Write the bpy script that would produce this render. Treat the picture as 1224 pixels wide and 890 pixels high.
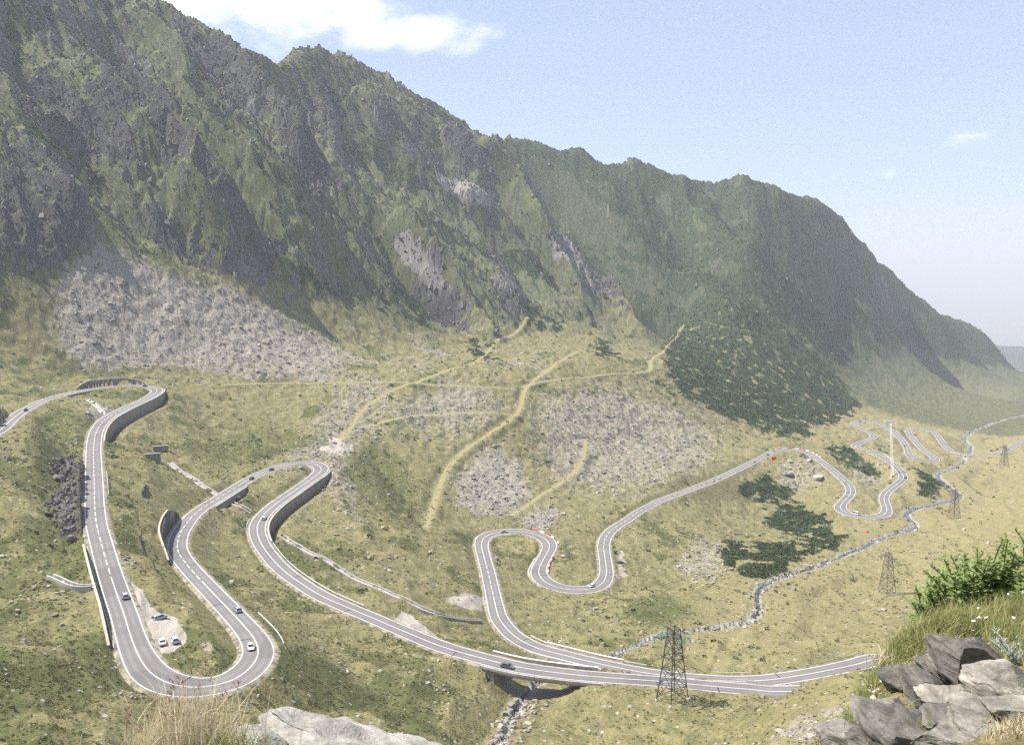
import bpy, bmesh, math, random
import numpy as np
from mathutils import Vector, Matrix

for _o in list(bpy.data.objects):
    bpy.data.objects.remove(_o, do_unlink=True)
SC = bpy.context.scene
COL = SC.collection
R = math.radians
rng = np.random.default_rng(7)
random.seed(7)

# ------------------------------------------------------------------ camera, sky, sun, exposure
# eye at the world origin, X right, Y forward, Z up, metres
FPX, PW, PH, HORIZON = 1000.0, 1224.0, 890.0, 340.0
PITCH = math.atan((PH / 2 - HORIZON) / FPX)
cam_d = bpy.data.cameras.new('camera')
cam_d.sensor_fit = 'HORIZONTAL'
cam_d.sensor_width = 36.0
cam_d.lens = 36.0 * FPX / PW
cam_d.clip_start = 0.1
cam_d.clip_end = 200000.0
cam = bpy.data.objects.new('camera', cam_d)
COL.objects.link(cam)
cam.location = (0, 0, 0)
cam.rotation_euler = (math.pi / 2 - PITCH, 0, 0)
SC.camera = cam

SUN_EL, SUN_AZ = 56.0, -77.0        # azimuth clockwise from +Y: the sun stands left, a little ahead
_el, _az = R(SUN_EL), R(SUN_AZ)
SUN_DIR = Vector((math.cos(_el) * math.sin(_az), math.cos(_el) * math.cos(_az), math.sin(_el)))
sun_d = bpy.data.lights.new('sun', 'SUN')
sun_d.energy = 5.0
sun_d.angle = R(0.53)
sun_d.color = (1.0, 0.945, 0.86)
sun = bpy.data.objects.new('sun', sun_d)
COL.objects.link(sun)
sun.rotation_euler = SUN_DIR.to_track_quat('Z', 'Y').to_euler()

SC.view_settings.view_transform = 'Standard'
SC.view_settings.look = 'None'
SC.view_settings.gamma = 1.0
SC.view_settings.use_curve_mapping = False
SC.view_settings.exposure = 1.0
SC.cycles.volume_bounces = 0
SC.cycles.use_denoising = False
SC.cycles.use_adaptive_sampling = False
SC.cycles.max_bounces = 5
SC.cycles.diffuse_bounces = 1
SC.cycles.glossy_bounces = 1
SC.cycles.transmission_bounces = 2

world = bpy.data.worlds.new('World')
SC.world = world
world.use_nodes = True


def build_world():
    nt = world.node_tree
    nt.nodes.clear()
    N, L = nt.nodes.new, nt.links.new
    out = N('ShaderNodeOutputWorld')
    bg = N('ShaderNodeBackground')
    bg.inputs['Strength'].default_value = 0.085
    sky = N('ShaderNodeTexSky')
    sky.sky_type = 'NISHITA'
    sky.sun_disc = False
    sky.sun_elevation = R(SUN_EL)
    sky.sun_rotation = R(SUN_AZ)
    sky.altitude = 1900
    sky.air_density = 1.0
    sky.dust_density = 2.2
    sky.ozone_density = 1.0
    # a few fair-weather cumulus: soft lumps in given directions, broken up by noise
    tc = N('ShaderNodeTexCoord')
    nz = N('ShaderNodeTexNoise')
    nz.inputs['Scale'].default_value = 16.0
    nz.inputs['Detail'].default_value = 8.0
    nz.inputs['Roughness'].default_value = 0.56
    mp = N('ShaderNodeMapping')
    mp.inputs['Scale'].default_value = (1.0, 1.0, 1.9)
    L(tc.outputs['Generated'], mp.inputs['Vector'])
    L(mp.outputs['Vector'], nz.inputs['Vector'])

    def pdir(px, py):
        v = Vector(((px - PW / 2) / FPX, 1.0, 0.0)) + Vector((0, 0, (HORIZON - py) / FPX))
        return v.normalized()
    # centre (pixel direction), half width, half height in radians
    blobs = [(255, 6, .085, .040), (330, 22, .085, .040), (395, 2, .095, .040), (505, 56, .066, .021),
             (460, 56, .05, .016), (150, -60, .16, .07), (1128, 171, .026, .012), (926, 206, .014, .009), (1054, 211, .018, .009),
             (-300, -150, .25, .08), (1700, -80, .2, .06), (1500, 120, .09, .03), (-900, 60, .2, .05)]
    total = None
    for i, (px, py, hw, hh) in enumerate(blobs):
        d = pdir(px, py)
        sub = N('ShaderNodeVectorMath'); sub.operation = 'SUBTRACT'
        L(tc.outputs['Generated'], sub.inputs[0])
        sub.inputs[1].default_value = d
        sc = N('ShaderNodeVectorMath'); sc.operation = 'MULTIPLY'
        L(sub.outputs[0], sc.inputs[0])
        sc.inputs[1].default_value = (1 / hw, 1 / hw, 1 / hh)
        ln = N('ShaderNodeVectorMath'); ln.operation = 'LENGTH'
        L(sc.outputs[0], ln.inputs[0])
        m = N('ShaderNodeMapRange')
        m.inputs['From Min'].default_value = 1.7
        m.inputs['From Max'].default_value = 0.0
        faint = 0.5 if i in (6, 7, 8) else 1.0
        m.inputs['To Max'].default_value = faint
        L(ln.outputs['Value'], m.inputs['Value'])
        if total is None:
            total = m.outputs[0]
        else:
            a = N('ShaderNodeMath'); a.operation = 'MAXIMUM'
            L(total, a.inputs[0]); L(m.outputs[0], a.inputs[1])
            total = a.outputs[0]
    n2 = N('ShaderNodeMath'); n2.operation = 'MULTIPLY_ADD'
    L(nz.outputs['Fac'], n2.inputs[0]); n2.inputs[1].default_value = 1.7; n2.inputs[2].default_value = -0.95
    s = N('ShaderNodeMath'); s.operation = 'ADD'
    L(total, s.inputs[0]); L(n2.outputs[0], s.inputs[1])
    cov = N('ShaderNodeMapRange'); cov.interpolation_type = 'SMOOTHSTEP'
    cov.inputs['From Min'].default_value = 0.14
    cov.inputs['From Max'].default_value = 0.95
    L(s.outputs[0], cov.inputs['Value'])
    mask = N('ShaderNodeMath'); mask.operation = 'MINIMUM'
    tm = N('ShaderNodeMath'); tm.operation = 'MULTIPLY'
    L(total, tm.inputs[0]); tm.inputs[1].default_value = 2.6
    L(cov.outputs[0], mask.inputs[0]); L(tm.outputs[0], mask.inputs[1])
    hz = N('ShaderNodeMix'); hz.data_type = 'RGBA'
    hz.inputs[0].default_value = SKY_VEIL
    hz.inputs[7].default_value = SKY_VEIL_COL
    L(sky.outputs[0], hz.inputs[6])
    mix = N('ShaderNodeMix'); mix.data_type = 'RGBA'
    L(mask.outputs[0], mix.inputs[0])
    L(hz.outputs[2], mix.inputs[6])
    mix.inputs[7].default_value = (8.6, 8.6, 8.9, 1)
    L(mix.outputs[2], bg.inputs['Color'])
    L(bg.outputs[0], out.inputs['Surface'])


SKY_VEIL = 0.45
SKY_VEIL_COL = (4.6, 5.35, 7.3, 1)      # thin high haze over the whole sky
build_world()
SC.cycles.sample_clamp_indirect = 6.0


# ------------------------------------------------------------------ small maths
def ray(px, py):
    """world direction through a photograph pixel"""
    cx, cy = (px - PW / 2) / FPX, (PH / 2 - py) / FPX
    sp, cp = math.sin(PITCH), math.cos(PITCH)
    return np.array([cx, cp + cy * sp, -sp + cy * cp])


def at_depth(px, py, depth):
    d = ray(px, py)
    return d * (depth / d[1])


def at_elev(px, py, e):
    d = ray(px, py)
    return d * (e / d[2])


def project(P):
    P = np.asarray(P, float)
    sp, cp = math.sin(PITCH), math.cos(PITCH)
    zc = P[..., 1] * cp - P[..., 2] * sp
    yc = P[..., 1] * sp + P[..., 2] * cp
    zc = np.where(zc < 1e-3, 1e-3, zc)
    return PW / 2 + FPX * P[..., 0] / zc, PH / 2 - FPX * yc / zc, zc


def smooth(a, b, x):
    t = np.clip((x - a) / (b - a), 0, 1)
    return t * t * (3 - 2 * t)


def _hash(ix, iy, seed):
    h = (ix.astype(np.int64) * 374761393 + iy.astype(np.int64) * 668265263 + seed * 974634777) & 0xffffffff
    h = ((h ^ (h >> 13)) * 1274126177) & 0xffffffff
    h = h ^ (h >> 16)
    return h


def noise2(x, y, seed=0):
    """gradient noise, about -1..1"""
    x0, y0 = np.floor(x), np.floor(y)
    fx, fy = x - x0, y - y0
    ix, iy = x0.astype(np.int64), y0.astype(np.int64)
    u, v = fx * fx * fx * (fx * (fx * 6 - 15) + 10), fy * fy * fy * (fy * (fy * 6 - 15) + 10)

    def g(dx, dy):
        a = _hash(ix + dx, iy + dy, seed) * (2 * math.pi / 4294967296.0)
        return np.cos(a) * (fx - dx) + np.sin(a) * (fy - dy)
    n0 = g(0, 0) * (1 - u) + g(1, 0) * u
    n1 = g(0, 1) * (1 - u) + g(1, 1) * u
    return (n0 * (1 - v) + n1 * v) * 1.5


def fbm(x, y, octs=4, seed=0, gain=0.5, lac=2.03):
    s, a, t = 0.0, 1.0, 0.0
    for o in range(octs):
        s = s + a * noise2(x, y, seed + o * 17)
        t += a
        a *= gain
        x, y = x * lac + 13.7, y * lac - 7.1
    return s / t


def ridged(x, y, octs=4, seed=0, gain=0.5):
    s, a, t = 0.0, 1.0, 0.0
    for o in range(octs):
        n = 1 - np.abs(noise2(x, y, seed + o * 31))
        s = s + a * n * n
        t += a
        a *= gain
        x, y = x * 2.07 + 5.3, y * 2.07 + 9.2
    return s / t


def catmull(P, step):
    """centripetal-ish resample of a polyline through smooth curve at even steps"""
    P = np.asarray(P, float)
    Q = np.vstack([2 * P[0] - P[1], P, 2 * P[-1] - P[-2]])
    out = []
    for i in range(1, len(Q) - 2):
        p0, p1, p2, p3 = Q[i - 1], Q[i], Q[i + 1], Q[i + 2]
        n = max(2, int(np.linalg.norm(p2 - p1) / (step * 0.4)))
        t = np.linspace(0, 1, n, endpoint=False)[:, None]
        out.append(0.5 * ((2 * p1) + (-p0 + p2) * t + (2 * p0 - 5 * p1 + 4 * p2 - p3) * t ** 2 + (-p0 + 3 * p1 - 3 * p2 + p3) * t ** 3))
    out = np.vstack(out + [P[-1:]])
    return resample(out, step)


def resample(P, step):
    d = np.r_[0, np.cumsum(np.linalg.norm(np.diff(P, axis=0), axis=1))]
    n = max(2, int(d[-1] / step) + 1)
    s = np.linspace(0, d[-1], n)
    return np.stack([np.interp(s, d, P[:, k]) for k in range(P.shape[1])], 1)


def gsmooth(P, sig):
    n = min(int(sig * 3) + 1, len(P) - 2)
    if n < 1: return P.copy()
    k = np.exp(-0.5 * (np.arange(-n, n + 1) / sig) ** 2)
    k /= k.sum()
    out = np.empty_like(P)
    for c in range(P.shape[1]):
        a = np.r_[2 * P[0, c] - P[n:0:-1, c], P[:, c], 2 * P[-1, c] - P[-2:-n - 2:-1, c]]
        out[:, c] = np.convolve(a, k, 'valid')
    return out


def in_poly(px, py, poly):
    res = np.zeros(px.shape, bool)
    n = len(poly)
    j = n - 1
    for i in range(n):
        xi, yi = poly[i]
        xj, yj = poly[j]
        c = ((yi > py) != (yj > py)) & (px < (xj - xi) * (py - yi) / (yj - yi + 1e-9) + xi)
        res ^= c
        j = i
    return res


# ------------------------------------------------------------------ the road's course (photograph pixel, elevation relative to the eye)
ROAD_A = [(-70, 560, -69), (-30, 532), (0, 514, -72), (13, 502), (30, 489.5), (59, 476), (90, 468), (125, 462.3), (155, 460.5), (178, 462), (188, 466.5, -78),
          (178, 474.5), (162, 482), (144, 490.5), (126, 501), (115.5, 515), (112, 533, -82.5), (112, 555), (112.7, 580), (113, 601), (115.3, 626, -86), (121.8, 651.5),
          (128.5, 675.6), (138, 705), (147.4, 731, -90), (158.6, 767), (170.3, 792), (183, 806.5), (197.3, 814.6), (217, 820), (235, 821, -94), (256.6, 818.7),
          (278, 812.8), (296, 801), (306, 789), (308.9, 778, -97), (303, 762), (289, 744.7), (270, 724.5), (250, 703.6), (228, 680), (214.4, 662), (212, 651, -103),
          (215, 638), (221.8, 627), (231, 615.7), (244.7, 605), (261, 595), (282, 582), (302.3, 569.8), (321, 562), (341, 555.5), (361, 552.8), (377, 554.4),
          (384.4, 559.8, -110), (380, 566.5), (368, 575), (348, 589), (331, 600.8), (317.5, 612.6), (309.3, 623.5), (307.4, 634.5, -114), (311.6, 648), (320.9, 662),
          (333, 676), (350, 690), (380.5, 709.8), (414, 725, -118), (448, 739.3), (481.6, 753.6), (530, 773), (584, 788, -121), (618, 796.5), (651.6, 801.7),
          (700, 807.2, -123), (750, 811), (776, 812.8), (826, 817.2), (860, 820.5), (900, 824), (927, 827, -127)]
ROAD_LOOP = [(118, 254, -127.6), (148, 249, -128.4), (166, 261, -129.2), (160, 281, -130)]
ROAD_B = [(1047, 787.5, -131), (1035, 791), (1003, 798), (961, 806), (915.6, 812.5), (877, 813.8), (851.6, 812.5), (804.5, 808.3), (759, 801.5), (730, 795.5),
          (700, 788.5, -134), (677, 783), (643, 774.5), (618, 762), (604.5, 749.5), (596, 736.8), (591.8, 721.7, -139), (587, 699.4), (582.8, 681), (578.6, 665.7),
          (575.5, 652, -143), (577.5, 643.5), (586, 638), (600.5, 635), (617.4, 634.6), (634, 636.5), (649.4, 642), (656.8, 649.7, -146), (655, 658.5), (648, 670.8),
          (643.7, 682, -148), (646.9, 691), (657.8, 698.6), (674.7, 703.4), (695, 704.6), (711.8, 702), (721.9, 694), (725, 682.6, -151), (723, 665.7), (721.5, 652),
          (725.2, 640), (735.3, 630), (750, 621, -154), (764, 611), (791, 597.4), (818, 587.3), (851.6, 574.5), (886, 558.8), (910.5, 546.4), (926.7, 538.8, -159.5),
          (945, 536.8), (961, 539.3), (975, 546.2), (991.4, 558.5), (1005.6, 570.7), (1015.5, 581, -163), (1016.5, 590), (1008.5, 599), (1003.7, 606), (1009.6, 612),
          (1027.8, 616.8), (1046, 617.6), (1058.5, 614, -166), (1059.5, 605), (1056.5, 597), (1060, 588), (1074, 577), (1080.2, 570, -168), (1073.8, 559.6),
          (1062, 550), (1048.5, 543.3), (1034, 537.7), (1022, 533.6, -172), (1028, 529), (1040.6, 524.3), (1045, 521.3), (1040.6, 517.5), (1030, 511.6), (1020.3, 506.6, -176.5),
          (1024.5, 503.8), (1035.8, 503.2), (1051, 506.4), (1064, 513, -179), (1075.5, 522.5), (1083, 532.8), (1086.8, 542.3), (1094.3, 547.8, -183), (1109.4, 550.8),
          (1118.3, 549.4), (1115, 545), (1103.8, 537.5), (1092.5, 525.3), (1085.6, 515.2, -188), (1092.5, 511.8), (1107.5, 513), (1118.9, 518), (1126.4, 528.5),
          (1135.8, 538, -191), (1151, 543), (1170, 544.8), (1188.7, 543), (1203.8, 537.5, -196), (1224, 525.5), (1262, 506, -203), (1330, 487, -214)]


def course(pts):
    n = len(pts)
    ki = [i for i in range(n) if len(pts[i]) > 2]
    s = np.arange(n, dtype=float)
    E = np.interp(s, [s[i] for i in ki], [pts[i][2] for i in ki])
    for _ in range(4):
        W = np.array([at_elev(p[0], p[1], e) for p, e in zip(pts, E)])
        s = np.r_[0, np.cumsum(np.linalg.norm(np.diff(W[:, :2], axis=0), axis=1))]
        E = np.interp(s, [s[i] for i in ki], [pts[i][2] for i in ki])
    return np.array([at_elev(p[0], p[1], e) for p, e in zip(pts, E)])


RA, RB = course(ROAD_A), course(ROAD_B)
road_raw = np.vstack([RA, np.array(ROAD_LOOP, float), RB])
road = catmull(road_raw, 1.0)
# smooth more where the road is far and readings are coarse
_far = smooth(350, 900, np.linalg.norm(road[:, :2], axis=1))[:, None]
road = gsmooth(road, 2.5) * (1 - _far) + gsmooth(road, 6.0) * _far
road[:, 2] = gsmooth(road[:, 2:3], 14)[:, 0]
road = resample(road, 1.0)
NR = len(road)
tan = np.gradient(road[:, :2], axis=0)
tan /= np.linalg.norm(tan, axis=1)[:, None]
nrm = np.stack([-tan[:, 1], tan[:, 0]], 1)           # to the left of travel (travel is downhill)
dth = np.gradient(np.unwrap(np.arctan2(tan[:, 1], tan[:, 0])))
curv = gsmooth(np.abs(dth)[:, None], 5)[:, 0]
HW = gsmooth((3.65 + np.clip(curv * 26, 0, 1.5))[:, None], 8)[:, 0]   # half width, wider in the hairpins
print('road length', NR, 'grade max', np.abs(np.gradient(gsmooth(road[:, 2:3], 10)[:, 0])).max())
_rpx, _rpy, _rd = project(road)


def arc_at(px, py, near=None):
    """index along the road closest to a photograph pixel"""
    d = (_rpx - px) ** 2 + (_rpy - py) ** 2
    if near is not None:
        m = np.abs(np.arange(NR) - near) > 150
        d = d + m * 1e6
    return int(np.argmin(d))


I_BRA0, I_BRA1 = arc_at(590, 789.3), arc_at(696, 807)        # upper bridge
I_BRB1 = arc_at(655, 778)                                     # lower bridge
I_BRB0 = arc_at(722, 794)
if I_BRB0 > I_BRB1:
    I_BRB0, I_BRB1 = I_BRB1, I_BRB0
on_bridge = np.zeros(NR, bool)
on_bridge[I_BRA0:I_BRA1] = True
on_bridge[I_BRB0:I_BRB1] = True
print('bridges', I_BRA0, I_BRA1, I_BRB0, I_BRB1)

# ------------------------------------------------------------------ stream
STREAM = [(585, 905, -121), (600, 884, -124.5), (611, 862, -128), (625, 836, -130.5), (645, 816, -132.5), (680, 800, -137), (730, 785, -140), (775, 766, -142), (800, 760, -143), (850, 752, -145), (893, 745, -147),
          (907, 730, -148.5), (905, 712, -150), (918, 697, -152), (950, 686, -154.5), (990, 672, -157), (1030, 655, -160), (1060, 642, -163), (1093, 630, -167), (1083, 616, -169.5),
          (1100, 607, -171), (1121, 602, -173), (1147, 594, -175.5), (1133, 581, -178), (1121, 569, -181), (1137, 561, -186), (1150, 553, -192), (1156, 547, -199), (1160, 535, -203), (1153, 523, -206), (1175, 511, -211), (1204, 501, -217), (1260, 490, -226)]
stream = catmull(np.array([at_elev(*p) for p in STREAM]), 2.0)
stream = gsmooth(stream, 2.0)
NS = len(stream)
# ------------------------------------------------------------------ the lie of the land
def face(px, py):
    """distance to the near mountain's face: a 43 degree slope whose contours run away to the right"""
    return 690.0 / (0.95 * (0.58 - 0.81 * (px - 612) / 1000.0) - (340.0 - py) / 1000.0)


CTRL = []            # world points the ground passes through
for px_ in (-120, 0, 100, 200, 300, 400, 500, 600):
    for py_ in (330, 270, 200, 130, 80, 30):
        sky_y = np.interp(px_, [-120, 0, 100, 200, 300, 370, 480, 585, 640], [-105, -82, -48, 4, 60, 56, 100, 165, 240])
        if py_ > sky_y + 35 and not (px_ >= 500 and py_ > 300):
            CTRL.append(at_depth(px_, py_, face(px_, py_)))
for p in [(0, 425, 620), (100, 440, 655), (200, 440, 700), (300, 440, 738), (400, 470, 700), (400, 405, face(400, 405)), (500, 520, 640), (500, 445, 760), (500, 395, face(500, 395)), (500, 350, face(500, 350)),
          (600, 600, 545), (600, 500, 680), (600, 440, 830), (600, 385, face(600, 385)), (600, 330, face(600, 330)), (690, 560, 640), (700, 480, 790), (700, 425, 960), (690, 385, face(690, 385) * .97), (690, 350, face(690, 350))]:
    CTRL.append(at_depth(*p))
for p in [(800, 540, 745), (800, 470, 930), (800, 435, 1080), (812, 400, 1430), (800, 330, 1610), (800, 260, 1760), (900, 520, 890), (900, 470, 1080), (900, 400, 1330),
          (900, 320, 1560), (900, 260, 1740), (1000, 490, 1190), (1000, 430, 1540), (1000, 350, 1810), (1000, 300, 1930), (1080, 478, 1510), (1080, 430, 2080),
          (1080, 390, 2270), (1150, 468, 1840), (1150, 430, 2550), (1200, 478, 1740), (1200, 455, 2350), (1224, 465, 2000), (1224, 448, 2900), (1300, 470, 2000), (1300, 448, 2900),
          (1450, 440, 2500), (1215, 470, 3900), (1260, 472, 3900), (1330, 475, 3900), (1240, 480, 3400), (1300, 480, 3400), (720, 300, 1660), (700, 250, 1750), (760, 300, 1640), (762, 368, 1520),
          # valley side on the right, pylon feet
          (1060, 711, 412), (1140, 622, 570), (1200, 557, 850), (1224, 520, 1150), (1224, 585, 720), (1224, 640, 500), (1150, 680, 430), (1224, 720, 330), (1300, 640, 430), (1400, 640, 330), (1400, 560, 600), (1400, 480, 1300),
          # valley floor
          (800, 700, 426), (880, 650, 512), (960, 640, 555), (850, 605, 612), (760, 760, 326), (950, 760, 342), (1000, 720, 395), (900, 610, 640), (960, 585, 690), (1040, 560, 800), (1040, 585, 735),
          # lower left slopes
          (60, 700, 236), (0, 650, 272), (0, 760, 190), (60, 800, 172), (0, 850, 142), (100, 860, 152), (160, 880, 152), (50, 600, 322), (40, 560, 352), (0, 575, 330), (70, 560, 370),
          (-120, 600, 300), (-120, 750, 190), (-120, 480, 480), (-120, 405, 553), (-120, 850, 140), (-300, 500, 400), (-300, 345, 515), (-300, 700, 200),
          (170, 615, 322), (165, 540, 455), (250, 520, 565), (250, 480, 640), (320, 520, 590), (300, 485, 660), (430, 560, 522), (450, 620, 432), (480, 690, 352), (520, 650, 418), (430, 520, 602),
          # slope below the viewpoint
          (400, 800, 236), (350, 750, 263), (450, 830, 222), (520, 840, 227), (565, 860, 220), (330, 850, 190), (450, 880, 182), (250, 870, 166),
          (700, 850, 237), (760, 880, 217), (650, 880, 226), (850, 865, 218), (880, 889, 192), (935, 842, 192), (1000, 826, 182), (1060, 808, 172), (805, 838, 237), (1224, 800, 150), (1350, 760, 150)]:
    CTRL.append(at_depth(*p))
# skylines: the crest and the ground falling away behind it
SKY_NEAR = [(x, y, face(x, y)) for x, y in [(-260, -100), (-120, -105), (0, -82), (100, -48), (160, -18), (200, 4), (240, 27), (300, 60), (321, 72), (345, 61), (370, 56),
            (420, 68), (480, 100), (530, 130), (560, 150), (585, 165), (640, 240), (690, 318), (735, 372), (775, 412)]]
SKY_FAR = [(600, 166, 1870), (640, 171, 1870), (672, 184, 1870), (691, 177, 1870), (720, 200, 1870), (765, 193, 1875), (800, 210, 1880), (830, 219, 1885), (860, 219, 1890), (890, 211, 1900), (920, 225, 1930),
           (955, 237, 1980), (975, 238, 2030), (1000, 258, 2130), (1030, 292, 2230), (1060, 322, 2360), (1090, 352, 2510), (1120, 375, 2670), (1150, 386, 2850), (1180, 402, 3050), (1198, 428, 3280)]
for i, p in enumerate(SKY_NEAR):
    q = at_depth(*p)
    CTRL.append(q)
    k, drop = (1.06, 60) if i < 15 else (1.07, 60)
    CTRL.append(np.array([q[0] * k, q[1] * k, q[2] - drop]))
for p in SKY_FAR:
    q = at_depth(*p)
    CTRL.append(q)
    CTRL.append(np.array([q[0] * 1.13, q[1] * 1.13, q[2] - 190]))
for az in range(-60, 61, 8):      # steep hillside under the viewpoint, low ground beyond everything
    a = R(az)
    for r_, z_ in ((25, -22), (60, -52), (100, -74 if az < 24 else -66)):
        CTRL.append(np.array([math.sin(a) * r_, math.cos(a) * r_, z_]))
    if az > -60:
        CTRL.append(np.array([math.sin(a) * 6000, math.cos(a) * 6000, -560 if az < 26 else -620]))
for s in (-44, 44):
    for r_, z_ in (((300, -85), (600, -80), (1200, 290), (2200, 380)) if s < 0 else ((300, -60), (600, -120), (1200, -190), (2200, -260))):
        CTRL.append(np.array([math.sin(R(s)) * r_, math.cos(R(s)) * r_, z_]))
CTRL = np.array(CTRL)
_rc = road[~on_bridge][::18]
_sc = stream[::14] + np.array([0, 0, 0.6])
CTRL = np.vstack([CTRL, _rc, _sc])
# drop near-duplicates
_c_az = np.arctan2(CTRL[:, 0], CTRL[:, 1]); _c_lr = np.log(np.hypot(CTRL[:, 0], CTRL[:, 1]))
_keep = np.ones(len(CTRL), bool)
for i in range(len(CTRL)):
    if not _keep[i]:
        continue
    d = np.hypot(_c_az - _c_az[i], _c_lr - _c_lr[i])
    _keep[(d < 0.008) & (np.arange(len(CTRL)) < i)] = False
CTRL = CTRL[_keep]
_c_az = np.arctan2(CTRL[:, 0], CTRL[:, 1]); _c_lr = np.log(np.hypot(CTRL[:, 0], CTRL[:, 1]))
_c_q = CTRL[:, 2] / np.exp(_c_lr)
KAZ = 1.0


def _tps(d2):
    return 0.5 * d2 * np.log(d2 + 1e-12)


def fit_rbf():
    X = np.stack([_c_az * KAZ, _c_lr], 1)
    n = len(X)
    d2 = ((X[:, None] - X[None]) ** 2).sum(-1)
    A = np.zeros((n + 3, n + 3))
    A[:n, :n] = _tps(d2) + np.eye(n) * 2e-5
    A[:n, n] = 1; A[:n, n + 1:] = X
    A[n, :n] = 1; A[n + 1:, :n] = X.T
    return X, np.linalg.solve(A, np.r_[_c_q, 0, 0, 0])


_X, _w = fit_rbf()
CAZ = np.linspace(R(-66), R(66), 420)
CLR = np.linspace(math.log(2.0), math.log(7000), 430)


def eval_rbf():
    g = np.empty((len(CLR), len(CAZ)))
    for j, l in enumerate(CLR):
        d2 = (CAZ[None] * KAZ - _X[:, 0:1]) ** 2 + (l - _X[:, 1:2]) ** 2
        g[j] = (_w[:len(_X), None] * _tps(d2)).sum(0) + _w[-3] + _w[-2] * CAZ * KAZ + _w[-1] * l
    return g


QG = eval_rbf()


def base_z(x, y):
    """smooth lie of the land: interpolated height"""
    r = np.hypot(x, y)
    az = np.clip(np.arctan2(x, y), CAZ[0], CAZ[-1] - 1e-6)
    lr = np.clip(np.log(np.maximum(r, 2.01)), CLR[0], CLR[-1] - 1e-6)
    fi = (az - CAZ[0]) / (CAZ[1] - CAZ[0]); fj = (lr - CLR[0]) / (CLR[1] - CLR[0])
    i = np.clip(fi.astype(int), 0, len(CAZ) - 2); j = np.clip(fj.astype(int), 0, len(CLR) - 2)
    a, b = fi - i, fj - j
    q = QG[j, i] * (1 - a) * (1 - b) + QG[j, i + 1] * a * (1 - b) + QG[j + 1, i] * (1 - a) * b + QG[j + 1, i + 1] * a * b
    return q * r


# ------------------------------------------------------------------ ground grid: rings round the viewpoint, finer where things are seen close together
def ring_radii():
    parts = [np.geomspace(1.2, 60, 36, endpoint=False), np.geomspace(60, 130, 44, endpoint=False), np.geomspace(130, 420, 210, endpoint=False), np.geomspace(420, 620, 100, endpoint=False),
             np.geomspace(620, 1700, 350, endpoint=False), np.geomspace(1700, 3300, 110, endpoint=False), np.geomspace(3300, 7000, 24)]
    return np.concatenate(parts)


AZ = np.concatenate([np.linspace(R(-66), R(-33.5), 34, endpoint=False), np.linspace(R(-33.5), R(33.5), 860, endpoint=False), np.linspace(R(33.5), R(66), 34)])
RR = ring_radii()
GA, GR = np.meshgrid(AZ, RR)
GX, GY = np.sin(GA) * GR, np.cos(GA) * GR
GZ = base_z(GX, GY)
NROW, NCOL = GZ.shape

# near hillside under the viewpoint
_near = -1.75 - 0.92 * np.maximum(GR - 1.6, 0)
GZ = np.where(GR < 20, _near, np.where(GR < 70, _near * (1 - smooth(20, 70, GR)) + GZ * smooth(20, 70, GR), GZ))

PX, PY, PD = project(np.stack([GX, GY, GZ], -1))
GZ0 = GZ.copy()

# --- masks that follow the places seen in the photograph
_wx = fbm(GX / 42, GY / 42, 3, 91); _wy = fbm(GX / 42, GY / 42, 3, 57)
WPX, WPY = PX + _wx * 14, PY + _wy * 11
_fall = np.array([0.81, -0.58]); _strk = np.array([0.58, 0.81])
GU, GV = GX * _fall[0] + GY * _fall[1], GX * _strk[0] + GY * _strk[1]

# how far up the mountain: 0 valley, 1 rocky flank
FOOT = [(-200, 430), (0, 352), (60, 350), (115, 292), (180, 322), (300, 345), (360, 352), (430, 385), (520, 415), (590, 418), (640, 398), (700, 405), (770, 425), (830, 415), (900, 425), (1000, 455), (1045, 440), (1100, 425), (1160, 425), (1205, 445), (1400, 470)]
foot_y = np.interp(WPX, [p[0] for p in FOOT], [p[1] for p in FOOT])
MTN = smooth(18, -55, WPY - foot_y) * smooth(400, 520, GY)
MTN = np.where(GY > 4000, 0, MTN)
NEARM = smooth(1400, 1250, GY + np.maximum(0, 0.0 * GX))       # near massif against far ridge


def line_field(pts, width, D=None):
    """0..1 closeness of each ground vertex to a line traced in the photograph (in metres on the ground)"""
    W = []
    for p in pts:
        az = math.atan2(*ray(p[0], p[1])[:2]); d = ray(p[0], p[1]); t = d[2] / math.hypot(d[0], d[1])
        i = int(np.argmin(np.abs(AZ - az)))
        prof = GZ0[:, i] / RR
        ok = np.where((prof >= t) & (RR > 110))[0]
        j = ok[0] if len(ok) else len(RR) - 1
        k = np.clip((t - prof[j - 1]) / (prof[j] - prof[j - 1] + 1e-9), 0, 1) if j else 1
        r = RR[j - 1] * (1 - k) + RR[j] * k
        W.append((math.sin(az) * r, math.cos(az) * r))
    W = resample(np.array(W), 3.0)
    return W


def hit(px, py):
    """ground point seen at a photograph pixel"""
    d = ray(px, py)
    az = math.atan2(d[0], d[1]); t = d[2] / math.hypot(d[0], d[1])
    f = np.interp(az, AZ, np.arange(NCOL)); i = min(int(f), NCOL - 2); a = f - i
    z = GZ[:, i] * (1 - a) + GZ[:, i + 1] * a
    prof = z / RR
    ok = np.where((prof >= t) & (RR > 110))[0]
    j = ok[0] if len(ok) else NROW - 2
    if j > 0 and prof[j] > prof[j - 1]:
        k = np.clip((t - prof[j - 1]) / (prof[j] - prof[j - 1]), 0, 1)
    else:
        k = 1
    r = RR[j - 1] * (1 - k) + RR[j] * k
    return np.array([math.sin(az) * r, math.cos(az) * r, t * r])


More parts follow.
